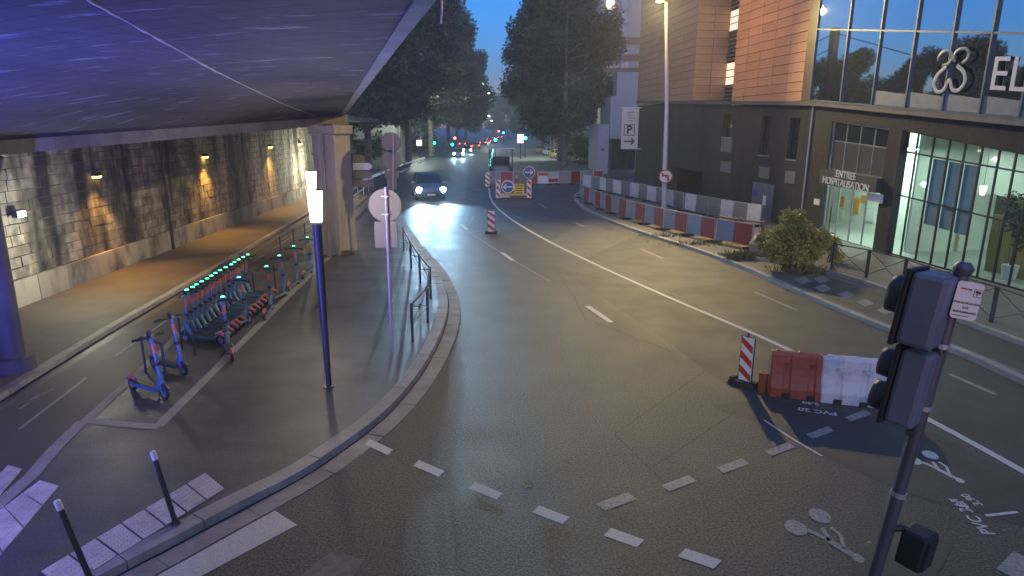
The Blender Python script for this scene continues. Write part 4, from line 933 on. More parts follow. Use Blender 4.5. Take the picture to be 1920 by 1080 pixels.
# barricade with arrow sign
bq = G(963, 374); t = thing('barricade', 'road barricade with blue left-arrow disc and yellow notice', 'barricade', bq)
def onb(px, py): return at(px, py, bq.y) - bq
a, b = onb(934, 373), onb(992, 373); w = b.x - a.x; hh = onb(960, 337).z
MB().box(((a.x + b.x) / 2, .05, .3), (w, .05, .32)).build('board', pm('barricade_cream', (.6, .5, .3), .5), t); MB().box(((a.x + b.x) / 2 + .35, .02, .22), (w * .55, .03, .14)).build('board', ORANGE, t)
MB().box(((a.x + b.x) / 2, .05, .85), (w, .05, .1)).build('rail', ORANGE, t)
for x in (a.x, b.x):
    MB().box((x, .02, hh / 2 + .05), (.34, .05, hh - .1)).build('side_panel', WHITE, t)
    for k in range(3): z = .25 + k * .45; MB().add([(x - .13, -.01, z + .12), (x + .13, -.01, z - .12), (x + .13, -.01, z + .1), (x - .13, -.01, z + .34)], [(0, 1, 2, 3)]).build('stripe', RED, t)
    MB().box((x, .05, .04), (.5, .7, .08)).build('foot', RUBBER, t)
def arrow(parent, c, s, sgn, m, y=-.03):
    c = Vector(c); mb = MB(); mb.box(c + Vector((sgn * -.12 * s, y, 0)), (1.0 * s, .012, .16 * s))
    for z in (-1, 1): mb.box(c + Vector((sgn * .36 * s, y - .002, z * .16 * s)), (.5 * s, .012, .15 * s), Matrix.Rotation(sgn * z * R(42), 3, 'Y'))
    mb.build('arrow', m, parent)
c = onb(952, 350) + Vector((0, -.1, 0)); disc_sign(c, .48, (0, -1, 0), WHITE, BLUE, t); arrow(t, c, .58, -1, WHITE, -.05)
c = onb(973, 355) + Vector((0, -.08, 0)); MB().box(c, (.78, .03, .8)).build('notice', YEL, t)
for k in range(4): MB().box(c + Vector((0, -.02, .26 - k * .17)), (.5 - .04 * (k % 2), .006, .07)).build('notice_line', BLACK, t)
c = onb(969, 338); MB().box(c, (.3, .12, .3)).build('beacon', ORANGE, t); MB().tube([c + Vector((0, 0, .12)), c + Vector((0, 0, .36))], .1, 10).build('beacon_lens', pm('amber_lens', (.6, .4, .1), .3), t)
rq = G(992, 350); t = thing('arrow_sign', 'blue round right-arrow sign standing behind the barricade', 'road sign', rq); c = at(992, 323, rq.y) - rq
MB().tube([(0, .06, 0), (0, .06, c.z)], .04, 8).build('pole', GALV, t); disc_sign(c, .55, (0, -1, 0), GALV, BLUE, t); arrow(t, c, .6, 1, WHITE, -.045); MB().box((0, .06, .05), (.6, .6, .1)).build('base_block', RUBBER, t)
# wooden rail, rock
t = thing('wooden_rail', 'short weathered wooden rail fence left of the bush', 'fence', G(1345, 440, PZ)); A, B = G(1345, 438, PZ), G(1428, 452, PZ); WD = pm('weathered_wood', (.16, .1, .06), .8, var=.3, scale=5)
for z in (.85,): MB().tube([A + Z_ * z, B + Z_ * z], .05, 8).build('rail', WD, t, world=True)
for k in (0, .5, 1): p = A.lerp(B, k); MB().box(p + Z_ * .47, (.1, .1, .94)).build('post', WD, t, world=True)
bm = bmesh.new(); bmesh.ops.create_icosphere(bm, subdivisions=3, radius=.45)
for v in bm.verts: v.co = Vector((v.co.x * .8, v.co.y * .8, max(-.3, v.co.z) * 1.15)) * (1 + .12 * math.sin(v.co.x * 9 + v.co.y * 7) + .06 * math.sin(v.co.z * 17))
me = bpy.data.meshes.new('boulder'); bm.to_mesh(me); bm.free(); me.materials.append(pm('boulder_stone', (.3, .25, .2), .85, var=.25, scale=4, bump=.4, bscale=10)); o = bpy.data.objects.new('boulder', me); COL.objects.link(o); o.location = G(1420, 476, PZ) + Z_ * .3
tag(o, 'pale boulder between the last red barrier and the bush', 'rock')
# ---- railing by the clinic
cp = [(1557, 505), (1624, 520), (1692, 541), (1768, 571), (1858, 604), (1960, 645)]
for i in range(5):
    A, B = G(*cp[i], PZ), G(*cp[i + 1], PZ); d = B - A; L = d.length
    t = thing('forecourt_railing', f'thin dark crossed railing before the clinic, {ORD[i]} panel from the bush', 'railing', A, math.atan2(d.y, d.x), 'railings before the clinic')
    for x in (.03, L - .03): MB().box((x, 0, .5), (.05, .05, 1.0)).build('post', STEEL, t)
    MB().tube([(.03, 0, .97), (L - .03, 0, .97)], .022, 8).build('top_rail', STEEL, t)
    for z0, z1 in ((.95, .55), (.12, .5)): MB().tube([(.03, 0, z0), (L / 2, 0, z1), (L - .03, 0, z0)], .012, 6).build('brace', STEEL, t)
# thin forecourt posts
t = thing('entrance_post', 'slim post with small light panel before the clinic entrance', 'post', G(1549, 468, PZ)); MB().tube([(0, 0, 0), (0, 0, 2.0)], .03, 8).build('pole', STEEL, t); MB().box((0, 0, 2.1), (.12, .08, .55)).build('panel', GALV, t)
# ---- traffic signal (foreground)
pB, pT = at(1628, 1120, 5.0), at(1804, 512, 5.0); ax = (pT - pB).normalized(); gp = pB - ax * (pB.z / ax.z); gp.z = 0
sig = thing('traffic_signal', 'grey traffic signal seen from behind on a leaning pole, right foreground', 'traffic light', gp); k = lambda p: Vector(p) - gp
POLEM = pm('signal_pole', (.1, .105, .13), .4, metal=.4, var=.15, scale=4)
MB().tube([(0, 0, 0), k(pT)], .053, 18).build('pole', POLEM, sig, smooth=True)
MB().tube([k(pT) - ax * .02, k(pT) + ax * .03, k(pT) + ax * .05, k(pT) + ax * .09], [.06, .075, .075, .04], 16).build('cap', POLEM, sig, smooth=True)
HB = pm('signal_housing', (.13, .15, .2), .42, var=.12, scale=3, spec=.5, bump=.06, bscale=8)
hr = ax.normalized(); right = Vector((1, .12, 0)); right = (right - hr * right.dot(hr)).normalized(); fw = hr.cross(right)
MR = Matrix((right, fw, hr)).transposed()
def sbox(nm, px, py, Y, dims, m, bev=.015, par=sig, rot=None): return MB().box(k(at(px, py, Y)), dims, MR @ rot if rot else MR).build(nm, m, par, bevel=bev)
RZ = Matrix.Rotation(R(-56), 3, 'Z'); HM = MR @ RZ; fd = -(HM @ Vector((1, 0, 0)))
VIS = pm('visor_grey', (.05, .052, .06), .5)
for nm, px, py, dims, offs, r in (('upper_housing', 1742, 580, (.26, .42, .6), (.06,), .165), ('lower_housing', 1712, 724, (.22, .34, .66), (.13, -.17), .125)):
    hc_ = k(at(px, py, 5.02)); h_ = MB().box(hc_, dims, HM).build(nm, HB, sig, bevel=.035)
    MB().box(hc_ + fd * (dims[0] / 2 + .022), (.04, dims[1] + .05, dims[2] + .04), HM).build('backing_plate', BLACK, sig, bevel=.008)
    for z in (-.2, .22): MB().tube([hc_ + HM @ Vector((dims[0] / 2 - .004, .1, z)), hc_ + HM @ Vector((dims[0] / 2 + .006, .1, z))], .012, 8).build('screw', GALV, h_)
    for oz in offs:
        c = hc_ + fd * (dims[0] / 2 + .043) + HM @ Vector((0, 0, oz)); mb = MB(); n = 16; vs = []
        for s_ in (0, .04, .08, .12):
            for i in range(n + 1):
                a = R(-55 + 290 * i / n); rr = r * (1 - 2.2 * s_ * s_); vs.append(c + fd * s_ + (HM @ Vector((0, math.cos(a), math.sin(a)))) * rr)
        mb.add(vs, [(q_ * (n + 1) + i, q_ * (n + 1) + i + 1, (q_ + 1) * (n + 1) + i + 1, (q_ + 1) * (n + 1) + i) for q_ in range(3) for i in range(n)])
        o = mb.build('visor', VIS, sig, smooth=True); md = o.modifiers.new('solid', 'SOLIDIFY'); md.thickness = .006
        MB().disc(c + fd * .012, fd, r * .92, .03, 20).build('lens', pm('dark_lens', (.02, .03, .02), .15), sig)
for px, py in ((1775, 522), (1722, 812)): a = k(at(px, py, 5.0)); b_ = k(pB + ax * ((at(px, py, 5.0) - pB).dot(ax))); MB().tube([a - right * .1, b_], .03, 8).build('bracket', BLACK, sig)
a_ = k(at(1752, 640, 4.98)); b_ = k(pB + ax * ((at(1752, 640, 5.0) - pB).dot(ax))); MB().tube(smooth([a_, a_ + Vector((.05, -.02, -.1)), b_ + Vector((-.03, -.03, -.14)), b_ + Vector((0, -.05, -.05))], 5), .011, 7).build('cable', BLACK, sig)
for f_ in (.35, .62, .8): q_ = k(pB.lerp(pT, f_)); MB().tube([q_ - ax * .02, q_ + ax * .02], .066, 16).build('strap', GALV, sig)
# pedestrian head
pc_ = k(at(1718, 1026, 4.95)); M2 = MR @ Matrix.Rotation(R(30), 3, 'Z')
MB().box(pc_, (.26, .22, .34), M2).build('pedestrian_head', BLACK, sig, bevel=.03); a = k(at(1692, 990, 5.0)); MB().tube([a - right * .12, a, pc_ + Vector((-.03, 0, .14))], .032, 10).build('bracket', BLACK, sig, smooth=True)
MB().box(pc_ + M2 @ Vector((-.02, -.115, 0)), (.2, .02, .27), M2).build('hood', RUBBER, sig)
# surveillance notice
sc_ = at(1813, 564, 4.9); n_ = Vector((-.12, -.98, .12)).normalized(); rt = Vector((1, -.1, -.03)); rt = (rt - n_ * rt.dot(n_)).normalized(); upv = n_.cross(rt); 
upv = (upv if upv.z > 0 else -upv); upv = (upv + rt * .13).normalized(); rt = (rt - upv * rt.dot(upv)).normalized()
ns = thing('surveillance_notice', 'small white video surveillance notice fixed to the signal pole top', 'sign', sc_)
def rr_plate(w, h, r, th):
    mb = MB(); pts = []
    for cx, cy, a0 in ((w / 2 - r, h / 2 - r, 0), (-w / 2 + r, h / 2 - r, 90), (-w / 2 + r, -h / 2 + r, 180), (w / 2 - r, -h / 2 + r, 270)):
        pts += [(cx + r * math.cos(R(a0 + 15 * i)), cy + r * math.sin(R(a0 + 15 * i))) for i in range(7)]
    mb.prism(pts, -th / 2, th / 2); return mb
Fm = frame((0, 0, 0), rt, upv)
mb = rr_plate(.2, .3, .03, .006); mb.v = [Fm @ v for v in mb.v]; mb.build('plate', pm('notice_white', (.66, .65, .6), .5, var=.04), ns)
for s, y, sz in (('ZONE DE CIRCULATION', -.02, .021), ('SOUS', -.058, .021), ('VIDÉO SURVEILLANCE', -.094, .021)): text_obj('lettering', s, sz, BLACK, ns, Fm @ Matrix.Translation((0, y, .0045)), .0005, bold=.0008, spacing=.82)
mb = MB(); mb.box((.065, .1, .004), (.062, .004, .002)); mb.box((.065, .04, .004), (.062, .004, .002)); mb.box((.034, .07, .004), (.004, .06, .002)); mb.box((.096, .07, .004), (.004, .06, .002)); mb.v = [Fm @ v for v in mb.v]; mb.build('pictogram_frame', BLACK, ns)
mb = MB(); mb.box((.065, .078, .004), (.04, .022, .002), Matrix.Rotation(R(-12), 3, 'Z')); mb.box((.058, .056, .004), (.008, .02, .002)); mb.v = [Fm @ v for v in mb.v]; mb.build('camera_pictogram', BLACK, ns)
mb = MB(); mb.box((-.045, .092, .004), (.05, .012, .002)); mb.v = [Fm @ v for v in mb.v]; mb.build('logo', RED, ns); mb = MB(); mb.box((.0, .09, .004), (.03, .012, .002)); mb.box((-.02, -.125, .004), (.12, .006, .002)); mb.v = [Fm @ v for v in mb.v]; mb.build('small_print', BLACK, ns)
# P banner
bp_ = at(1181, 240, F0.y - 1.2); t = thing('parking_banner', 'tall pale banner with framed P and right arrow on the clinic corner', 'banner', (bp_.x, bp_.y, 0)); Pb = lambda px, py, o=0: at(px, py, bp_.y - o) - Vector((bp_.x, bp_.y, 0))
a, b = Pb(1167, 202), Pb(1195, 279); MB().box(((a.x + b.x) / 2, 0, (a.z + b.z) / 2), (b.x - a.x, .03, a.z - b.z)).build('cloth', pm('banner_cloth', (.62, .58, .56), .7, var=.06), t)
for py in (202, 279): p = Pb(1181, py); MB().tube([(p.x - .75, .03, p.z), (p.x + 1.1, .03, p.z)], .04, 8).build('arm', WHITE, t)
c = Pb(1180, 244, .03); mb = MB()
for dx, dz, w_, h_ in ((0, .46, .98, .06), (0, -.46, .98, .06), (.46, 0, .06, .98), (-.46, 0, .06, .98)): mb.box(c + Vector((dx, 0, dz)), (w_, .01, h_))
mb.build('frame_mark', BLACK, t); text_obj('letter', 'P', 1.0, BLACK, t, frame(c, X_, Z_), .004, bold=.03)
c = Pb(1180, 265, .03); arrow(t, c + Vector((0, .03, 0)), .8, 1, BLACK, -.03)
for k_, w_ in ((0, .6), (1, .5), (2, .5), (3, .4)): MB().box(Pb(1182, 211 + k_ * 5, .03), (w_, .008, .1)).build('text_line', pm('faint_grey', (.35, .33, .33), .7), t)
# litter
LEAF = pm('dry_leaf', (.42, .34, .2), .8, var=.3, scale=8)
def litter(px, lab, s=.06, z=0):
    mb = MB()
    for i in range(7):
        a = random.uniform(0, 6.28); d = Vector((math.cos(a), math.sin(a), 0)) * s * random.uniform(.4, 1.3); e = Vector((-d.y, d.x, 0)) * .4; h = random.uniform(.01, .05)
        mb.add([Vector((0, 0, .01)), d * .6 + e + Z_ * h, d * 1.2 + Z_ * h * .4, d * .6 - e + Z_ * h * .7], [(0, 1, 2, 3)])
    o = tag(mb.build('dry_leaf', LEAF), lab, 'leaf'); o.location = G(*px, z) + Z_ * .012
litter((991, 910), 'crumpled pale leaf lying in the empty carriageway', .08); litter((592, 858), 'pale leaf cluster caught in the gutter by the kerb', .07); litter((1628, 1021), 'small pale scrap on the asphalt left of the signal pole', .03); litter((282, 783), 'small scrap in the scooter bay beside the stone strip', .04, PZ)

# ================================================================== VEGETATION
def leafmat(name, c1, c2):
    return pm(name, c1, .6, col2=c2, scale=.8, lo=.35, hi=.65, spec=.3)
LF = leafmat('plane_leaves', (.035, .055, .035), (.085, .11, .06)); LFB = leafmat('bush_leaves', (.19, .19, .045), (.44, .38, .1)); BARK = pm('plane_bark', (.1, .09, .075), .85, col2=(.22, .2, .16), scale=2.5)
def leaf_cloud(blobs, n, size, seed):
    rnd = random.Random(seed); mb = MB(); tot = sum(r ** 3 for _, r in blobs)
    for c, r in blobs:
        for _ in range(int(n * r ** 3 / tot)):
            d = Vector((rnd.gauss(0, 1), rnd.gauss(0, 1), rnd.gauss(0, 1))).normalized() * r * rnd.random() ** .42
            p = Vector(c) + d; a = Vector((rnd.gauss(0, 1), rnd.gauss(0, 1), rnd.gauss(0, .6))).normalized(); b = a.cross(Vector((rnd.gauss(0, 1), rnd.gauss(0, 1), rnd.gauss(0, 1)))).normalized(); s = size * rnd.uniform(.6, 1.4)
            mb.add([p, p + (a + b * .55) * s * .5, p + a * s, p + (a - b * .55) * s * .5], [(0, 1, 2, 3)])
    return mb
def tree_meshes(seed, h, cr):
    rnd = random.Random(seed); th = h * .26; blobs = []; limbs = MB()
    limbs.tube([(0, 0, -.1), (.05, 0, th * .5), (.1, .05, th), (0, .1, h * .55), (.1, 0, h * .8)], [.42, .33, .3, .2, .07], 9)
    for k in range(11):
        a = rnd.uniform(0, 6.28); zz = th + (h - th) * rnd.uniform(.0, .55); rr = cr * rnd.uniform(.45, .9); e = Vector((math.cos(a) * rr, math.sin(a) * rr, zz + rnd.uniform(1, 4)))
        limbs.tube([(0, .05, zz - 1), e * .45 + Vector((0, 0, zz * .45)), e], [.16, .1, .04], 6)
    for k in range(44):
        t = rnd.random(); zz = th * .85 + (h - th) * t; lim = cr * (1 - (abs(t - .42) / .62) ** 2.2) if abs(t - .42) < .6 else cr * .2
        a = rnd.uniform(0, 6.28); rr = max(lim, 1) * rnd.uniform(.35, .92); blobs.append(((math.cos(a) * rr, math.sin(a) * rr, zz), rnd.uniform(1.3, 2.7)))
    return limbs.build('trunk', BARK), leaf_cloud(blobs, 42000, .44, seed).build('crown', LF)
TM = []
for s, h, c in ((1, 24, 7.6), (2, 26, 8.0), (3, 23, 7.2)):
    a, b = tree_meshes(s, h, c); TM.append((a.data, b.data)); bpy.data.objects.remove(a); bpy.data.objects.remove(b)
def tree(x, y, k, sc, rz, lab, grp):
    t = thing('plane_tree', lab, 'tree', (x, y, 0), rz, grp); t.scale = (sc, sc, sc)
    for nm, me in zip(('trunk', 'crown'), TM[k]): o = bpy.data.objects.new(nm, me); COL.objects.link(o); o.parent = t
LT = [(-18.5, 84, 0, 1.25, .3, 'broad plane tree nearest the bridge on the left of the avenue'), (-15.5, 98, 1, 1.3, 1.7, 'second plane tree from the bridge on the left of the avenue'), (-14.5, 118, 2, 1.35, 2.9, 'third plane tree from the bridge on the left of the avenue'),
      (-14, 145, 0, 1.25, 4.1, 'fourth plane tree from the bridge on the left of the avenue'), (-15, 180, 1, 1.2, 5.2, 'fifth plane tree from the bridge on the left of the avenue'), (-16, 225, 2, 1., .9, 'sixth and farthest plane tree on the left of the avenue'), (-26, 98, 1, .72, 2.2, 'lower tree set back left of the avenue row, beside the bridge')]
for q in LT: tree(*q, 'plane trees left of the avenue')
RT = [(6.6, 82, 1, .97, .8, 'huge dark plane tree nearest the clinic, right of the avenue'), (7.2, 98, 2, 1.12, 2.4, 'second plane tree behind the nearest one, right of the avenue'), (8.0, 122, 0, 1.2, 3.3, 'third plane tree from the clinic, right of the avenue'), (7.5, 160, 1, 1.2, 1.2, 'fourth plane tree from the clinic, right of the avenue'), (3.8, 215, 2, 1., 4.4, 'farthest plane tree right of the avenue')]
for q in RT: tree(*q, 'plane trees right of the avenue')
for q in ((-19, 275, 0, 1.1, .4, 'tree at the left side of the avenue far end'), (-9.5, 330, 1, .8, 2.0, 'tree closing the avenue far end, in the middle'), (-2, 300, 2, .9, 3.6, 'tree at the right side of the avenue far end'), (8, 265, 0, 1.1, 5.0, 'tree right of the avenue, second from the far end')): tree(*q, 'trees at the far end of the avenue')
for i, (x, y, k, sc_t, rz) in enumerate(((-25, 36, 0, .56, .2), (-27, 43, 1, .54, 1.1), (-25, 50, 2, .58, 2.3), (-27, 57, 0, .55, 3.2), (-25, 64, 1, .52, 4.0), (-27, 71, 2, .58, 5.1), (-26, 78, 0, .55, .9))):
    tree(x, y, k, sc_t, rz, f'dark tree mirrored low in the clinic glass, {ORD[i]} from the bridge', 'trees mirrored in the clinic glass')
mst = thing('rail_mast', 'rail mast with stay wires mirrored as a silhouette in the clinic glass', 'mast', (-22.5, 66, 0))
MB().box((0, 0, 8), (.9, .6, 16)).build('mast', STEEL, mst); MB().tube([(0, 0, 15.5), (1, 14, 11)], .06, 6).build('stay_wire', BLACK, mst); MB().tube([(0, 0, 15.5), (-1, -12, 11.5)], .06, 6).build('stay_wire', BLACK, mst); MB().tube([(0, 0, 14), (1, 9, 10.5)], .05, 6).build('stay_wire', BLACK, mst)
emb = MB(); emb.box((-27, 58, 3.6), (13, 58, 7.2), None, taper=(.8, 1)); struct(emb.build('rail_embankment', pm('embankment', (.05, .055, .035), .9, var=.3)))
def bush(loc, blobs, n, size, seed, lab, mat=LFB):
    t = thing('shrub', lab, 'shrub', loc); leaf_cloud(blobs, n, size, seed).build('foliage', mat, t); mb = MB(); rnd = random.Random(seed)
    for c, r in blobs[:9]: mb.tube([(rnd.uniform(-.1, .1), rnd.uniform(-.1, .1), 0), Vector(c) * .5, c], [.03, .02, .008], 5)
    mb.build('stem', BARK, t)
rb = random.Random(5); bl = [((rb.uniform(-1, .7) * (1.15 - .4 * z), rb.uniform(-.6, .6), z), rb.uniform(.28, .5)) for z in [rb.uniform(.25, 2.1) for _ in range(44)]]
bl = []
for _ in range(60):
    a = rb.uniform(0, 6.28); el = rb.uniform(-.25, 1.5); q_ = rb.uniform(.55, 1.05); bl.append(((math.cos(a) * math.cos(el) * 1.05 * q_ + .08, math.sin(a) * math.cos(el) * .75 * q_, .75 + math.sin(el) * 1.3 * q_), rb.uniform(.16, .36)))
bush(G(1476, 508, PZ), bl, 21000, .13, 4, 'large round yellow-green shrub beside the clinic entrance')
bush(G(1556, 492, PZ), [((rb.uniform(-.3, .3), rb.uniform(-.2, .2), z), .25) for z in (.2, .4, .6, .8)], 700, .12, 6, 'small shrub leaning on the railing right of the large one')
def tuft(px, n, h, lab, w=.5):
    mb = MB(); rnd = random.Random(px[0])
    for _ in range(n):
        p = Vector((rnd.gauss(0, w), rnd.gauss(0, w * .4), 0)); d = Vector((rnd.gauss(0, .3), rnd.gauss(0, .3), 1)) * h * rnd.uniform(.5, 1.1); s = Vector((.012, .006, 0)); mb.add([p - s, p + s, p + d * .6 + s * .5 + Vector((d.x, d.y, 0)) * .3, p + d], [(0, 1, 2, 3)])
    o = mb.build('grass_tuft', pm('dry_grass', (.16, .14, .05), .8, var=.3)); tag(o, lab, 'grass'); o['kind'] = 'stuff'; o.location = G(*px, PZ)
tuft((1392, 486), 260, .4, 'dry grass tuft at the foot of the boulder', .35); tuft((1508, 512), 300, .35, 'dark grass fringe at the foot of the large shrub', .5); tuft((1310, 458), 200, .18, 'low dry weeds under the blue and red barriers', .8); tuft((1250, 443), 160, .15, 'low dry weeds at the foot of the tall lamp', .6); tuft((645, 478), 120, .25, 'weeds growing at the foot of the concrete pier', .18)
o = leaf_cloud([((0, 0, 2.2), .5), ((.2, .1, 1.7), .4), ((-.25, .1, 2.7), .35), ((.1, -.2, 1.3), .3)], 900, .14, 9).build('foliage', LF, pt)

# ================================================================== FAR BUILDINGS
BW = pm('annex_render', (.34, .33, .38), .7, var=.08, scale=.4); BGB = pm('tower_render', (.3, .31, .34), .7, var=.1); BRB = pm('tower_brick', (.2, .09, .07), .8, var=.15)
def bx3(mb, px0, py0, px1, py1, Y, dep):
    a, b = at(px0, py1, Y), at(px1, py0, Y); z0 = max(a.z, 0) if py1 < 330 else 0
    mb.hexa([(a.x, Y, z0), (b.x, Y, z0), (b.x, Y + dep, z0), (a.x, Y + dep, z0), (a.x, Y, b.z), (b.x, Y, b.z), (b.x, Y + dep, b.z), (a.x, Y + dep, b.z)]); return mb
an = thing('annex_building', 'pale stepped annex block left of the clinic corner', 'building', (12, 74, 0))
mb = MB(); bx3(mb, 1119, 233, 1143, 340, 74, 9); bx3(mb, 1143, 233, 1215, 260, 74, 9); mb.build('porch_wall', BW, an, world=True)
mb = MB(); bx3(mb, 1140, 180, 1215, 340, 76, 9); mb.build('wall', BW, an, world=True); mb = MB(); bx3(mb, 1156, 135, 1215, 182, 78, 9); mb.build('upper_wall', BW, an, world=True)
mb = MB(); bx3(mb, 1146, 262, 1192, 318, 75.7, .2); d = mb.build('door_glazing', WG, an, world=True)
for x in (1144, 1160, 1176): mb = MB(); bx3(mb, x, 261, x + 2.5, 335, 75.5, .15); mb.build('mullion', FRAME, d).location = -Vector(an.location)
mb = MB(); bx3(mb, 1126, 278, 1133, 283, 73.95, .04); mb.build('number_plate', BLUE, an, world=True)
to = thing('tower_block', 'grey tower block with lit windows behind the right-hand tree', 'building', (22, 140, 0))
mb = MB(); bx3(mb, 1085, -60, 1290, 340, 140, 20); mb.build('wall', BGB, to, world=True)
for y0, y1 in ((70, 82), (102, 113), (127, 140)): mb = MB(); bx3(mb, 1085, y0, 1290, y1, 139.7, .28); mb.build('brick_band', BRB, to, world=True)
WBL = pm('window_sky', (.1, .14, .22), .08, spec=1.); LW1 = emis('lit_room', (1, .9, .6), 1.6)
for y in (0, 27, 52, 86, 117):
    for x in (1113, 1137, 1164):
        mb = MB(); bx3(mb, x, y, x + 15, y + 17, 139.6, .5); w = mb.build('window', LW1 if (x, y) in ((1137, 0),) else WBL, to, world=True)
lb = thing('left_building', 'low pale building under the trees beyond the bridge', 'building', (-26, 112, 0))
mb = MB(); mb.box((-30, 118, 4.5), (20, 10, 9)); mb.build('wall', pm('left_render', (.28, .27, .24), .8, var=.12), lb, world=True); mb = MB(); mb.box((-30, 118, 9.3), (21, 11, .6)); mb.build('roof', pm('left_roof', (.1, .08, .07), .8), lb, world=True)
for x in (-37, -33.5, -30, -26.5, -23): 
    for z in (2, 6): MB().box((x, 112.95, z), (1.3, .12, 2)).build('window', WBL if (x + z) % 2 else LW1, lb, world=True)
PALE = pm('far_render', (.25, .23, .2), .8, var=.1)
for i, (x, y, w, h, lab) in enumerate(((20, 118, 10, 14, 'pale block between the right-hand trees and the tower'), (-30, 175, 16, 15, 'far pale block behind the left-hand trees'), (20, 190, 18, 16, 'far pale block behind the right-hand trees'))):
    t = thing('apartment_block', lab, 'building', (x, y, 0)); MB().box((0, 0, h / 2), (w, 12, h)).build('wall', PALE, t); MB().box((0, 0, h + .3), (w + .8, 12.6, .6)).build('roof', pm('left_roof', (.1, .1, .1)), t)
    for a in range(4):
        for b in range(4): MB().box((-w / 2 + (a + .5) * w / 4, -6.03, 1.6 + b * 3.3), (1.3, .1, 1.7)).build('window', LW1 if (a * 3 + b + i) % 5 == 0 else WBL, t)

# ================================================================== VEHICLES
CG_ = pm('car_glass', (.015, .02, .025), .05, spec=1., var=.05); HLM = emis('headlight_glow', (.8, .92, 1), 60); TLM = emis('taillight_glow', (1, .05, .035), 45)
def loft(mb, st, cap=True):
    n = len(st[0]); vs = [p for s in st for p in s]; fs = [(i * n + j, i * n + (j + 1) % n, (i + 1) * n + (j + 1) % n, (i + 1) * n + j) for i in range(len(st) - 1) for j in range(n)]
    if cap: fs += [tuple(range(n))[::-1], tuple(range((len(st) - 1) * n, len(st) * n))]
    return mb.add(vs, fs)
def car(loc, rz, paint, lab, grp=None, lights=None, beam=0, sc=1., cat='car'):
    t = thing('car', lab, cat, loc, rz, grp); t.scale = (sc, sc, sc)
    def sec(y, w, z0, z1): m = (z0 + z1) / 2; return [Vector(q) for q in ((-w * .85, y, z0), (w * .85, y, z0), (w, y, z0 + .1), (w * 1.0, y, m + .1), (w * .9, y, z1 - .02), (w * .6, y, z1), (-w * .6, y, z1), (-w * .9, y, z1 - .02), (-w, y, m + .1), (-w, y, z0 + .1))]
    mb = MB(); loft(mb, [sec(*s) for s in ((-2.12, .62, .36, .62), (-2.04, .8, .25, .76), (-1.6, .88, .22, .9), (-.95, .9, .22, 1.0), (.2, .9, .22, 1.02), (1.4, .9, .22, 1.04), (1.95, .86, .25, 1.0), (2.12, .74, .38, .86))]); mb.build('body', paint, t, smooth=True)
    def sc2(z, y0, y1, w): return [Vector(q) for q in ((-w, y0, z), (w, y0, z), (w, y1, z), (-w, y1, z))]
    mb = MB(); loft(mb, [sc2(.97, -1.05, 1.85, .8), sc2(1.25, -.65, 1.68, .72), sc2(1.47, -.2, 1.4, .62)]); mb.build('windows', CG_, t)
    mb = MB(); loft(mb, [sc2(1.465, -.26, 1.46, .645), sc2(1.52, -.1, 1.3, .56)]); mb.build('roof', paint, t, bevel=.02)
    for s in (-1, 1):
        MB().tube([(s * .8, -1.08, .98), (s * .66, -.22, 1.48)], .04, 6).build('pillar', paint, t); MB().box((s * .98, -.75, 1.03), (.2, .12, .14)).build('mirror', paint, t, bevel=.02)
        MB().disc((s * .72, -2.06, .66), (0, -1, .15), .17, .06, 14).build('headlight', HLM if lights == 'front' else CG_, t); MB().box((s * .66, 2.06, .8), (.3, .1, .14)).build('taillight', TLM if lights == 'rear' else RED, t)
        for y in (-1.3, 1.32): w = MB().disc((s * .8, y, .32), (1, 0, 0), .32, .2, 20).build('wheel', RUBBER, t); MB().disc((s * .905, y, .32), (1, 0, 0), .2, .02, 14).build('rim', SIL, w)
        if beam:
            l = light('beam', 'SPOT', (0, 0, 0), beam, (.42, .72, 1), None, .06, cone=48, blend=1); l.parent = t; l.location = (s * .72, -2.25, .68); l.rotation_euler = Vector((s * .02 + .1, -1, -.02)).to_track_quat('-Z', 'Y').to_euler()
    MB().box((0, -2.1, .47), (.95, .05, .16)).build('grille', BLACK, t); MB().box((0, -2.13, .38), (.5, .03, .11)).build('number_plate', WHITE, t)
    return t
CB = pm('paint_dark_blue', (.05, .07, .12), .3, coat=.6, var=.05); CGY = pm('paint_grey', (.15, .15, .16), .35, coat=.5, var=.05); CYE = pm('paint_yellow', (.5, .38, .05), .4, coat=.4); CWH = pm('paint_white', (.55, .55, .55), .35, coat=.4)
cp_ = at(797, 351, 47); car((cp_.x - .1, 49.2, 0), R(13), CB, 'dark car driving toward the camera with bright headlights', None, 'front', 6000, 1.2)
cp_ = at(858, 284, 112); car((cp_.x, 114, 0), R(3), CGY, 'oncoming car with headlights lit, second in line', 'oncoming cars', 'front', 1500)
cp_ = at(874, 278, 128); car((cp_.x, 131, 0), R(3), CGY, 'farther oncoming car just right of the second one', 'oncoming cars', 'front', 900)
for i, (px, Y, lab) in enumerate(((879, 150, 'leftmost car of the queue showing red tail lights'), (893, 158, 'second car of the queue showing red tail lights'), (906, 185, 'third car of the queue showing red tail lights, farther on'), (918, 230, 'farther car with red tail lights under the green signal'), (930, 260, 'farthest car with red tail lights at the avenue end'), (868, 172, 'car with red tail lights left of the queue, behind the oncoming pair'), (925, 205, 'car with red tail lights right of the queue, before the far red signal'), (938, 285, 'distant car with red tail lights at the right of the avenue end'))):
    p = at(px, 262, Y); car((p.x, Y, 0), math.pi * 0 + R(-2), CGY, lab, 'queue of cars with red tail lights', None); 
    q = bpy.data.objects
    c_ = [o for o in COL.objects if o.name.startswith('car') and o.get('label') == lab][0]; c_.rotation_euler.z = math.pi
    for ch in c_.children:
        if ch.name.startswith('taillight'): ch.data.materials[0] = TLM
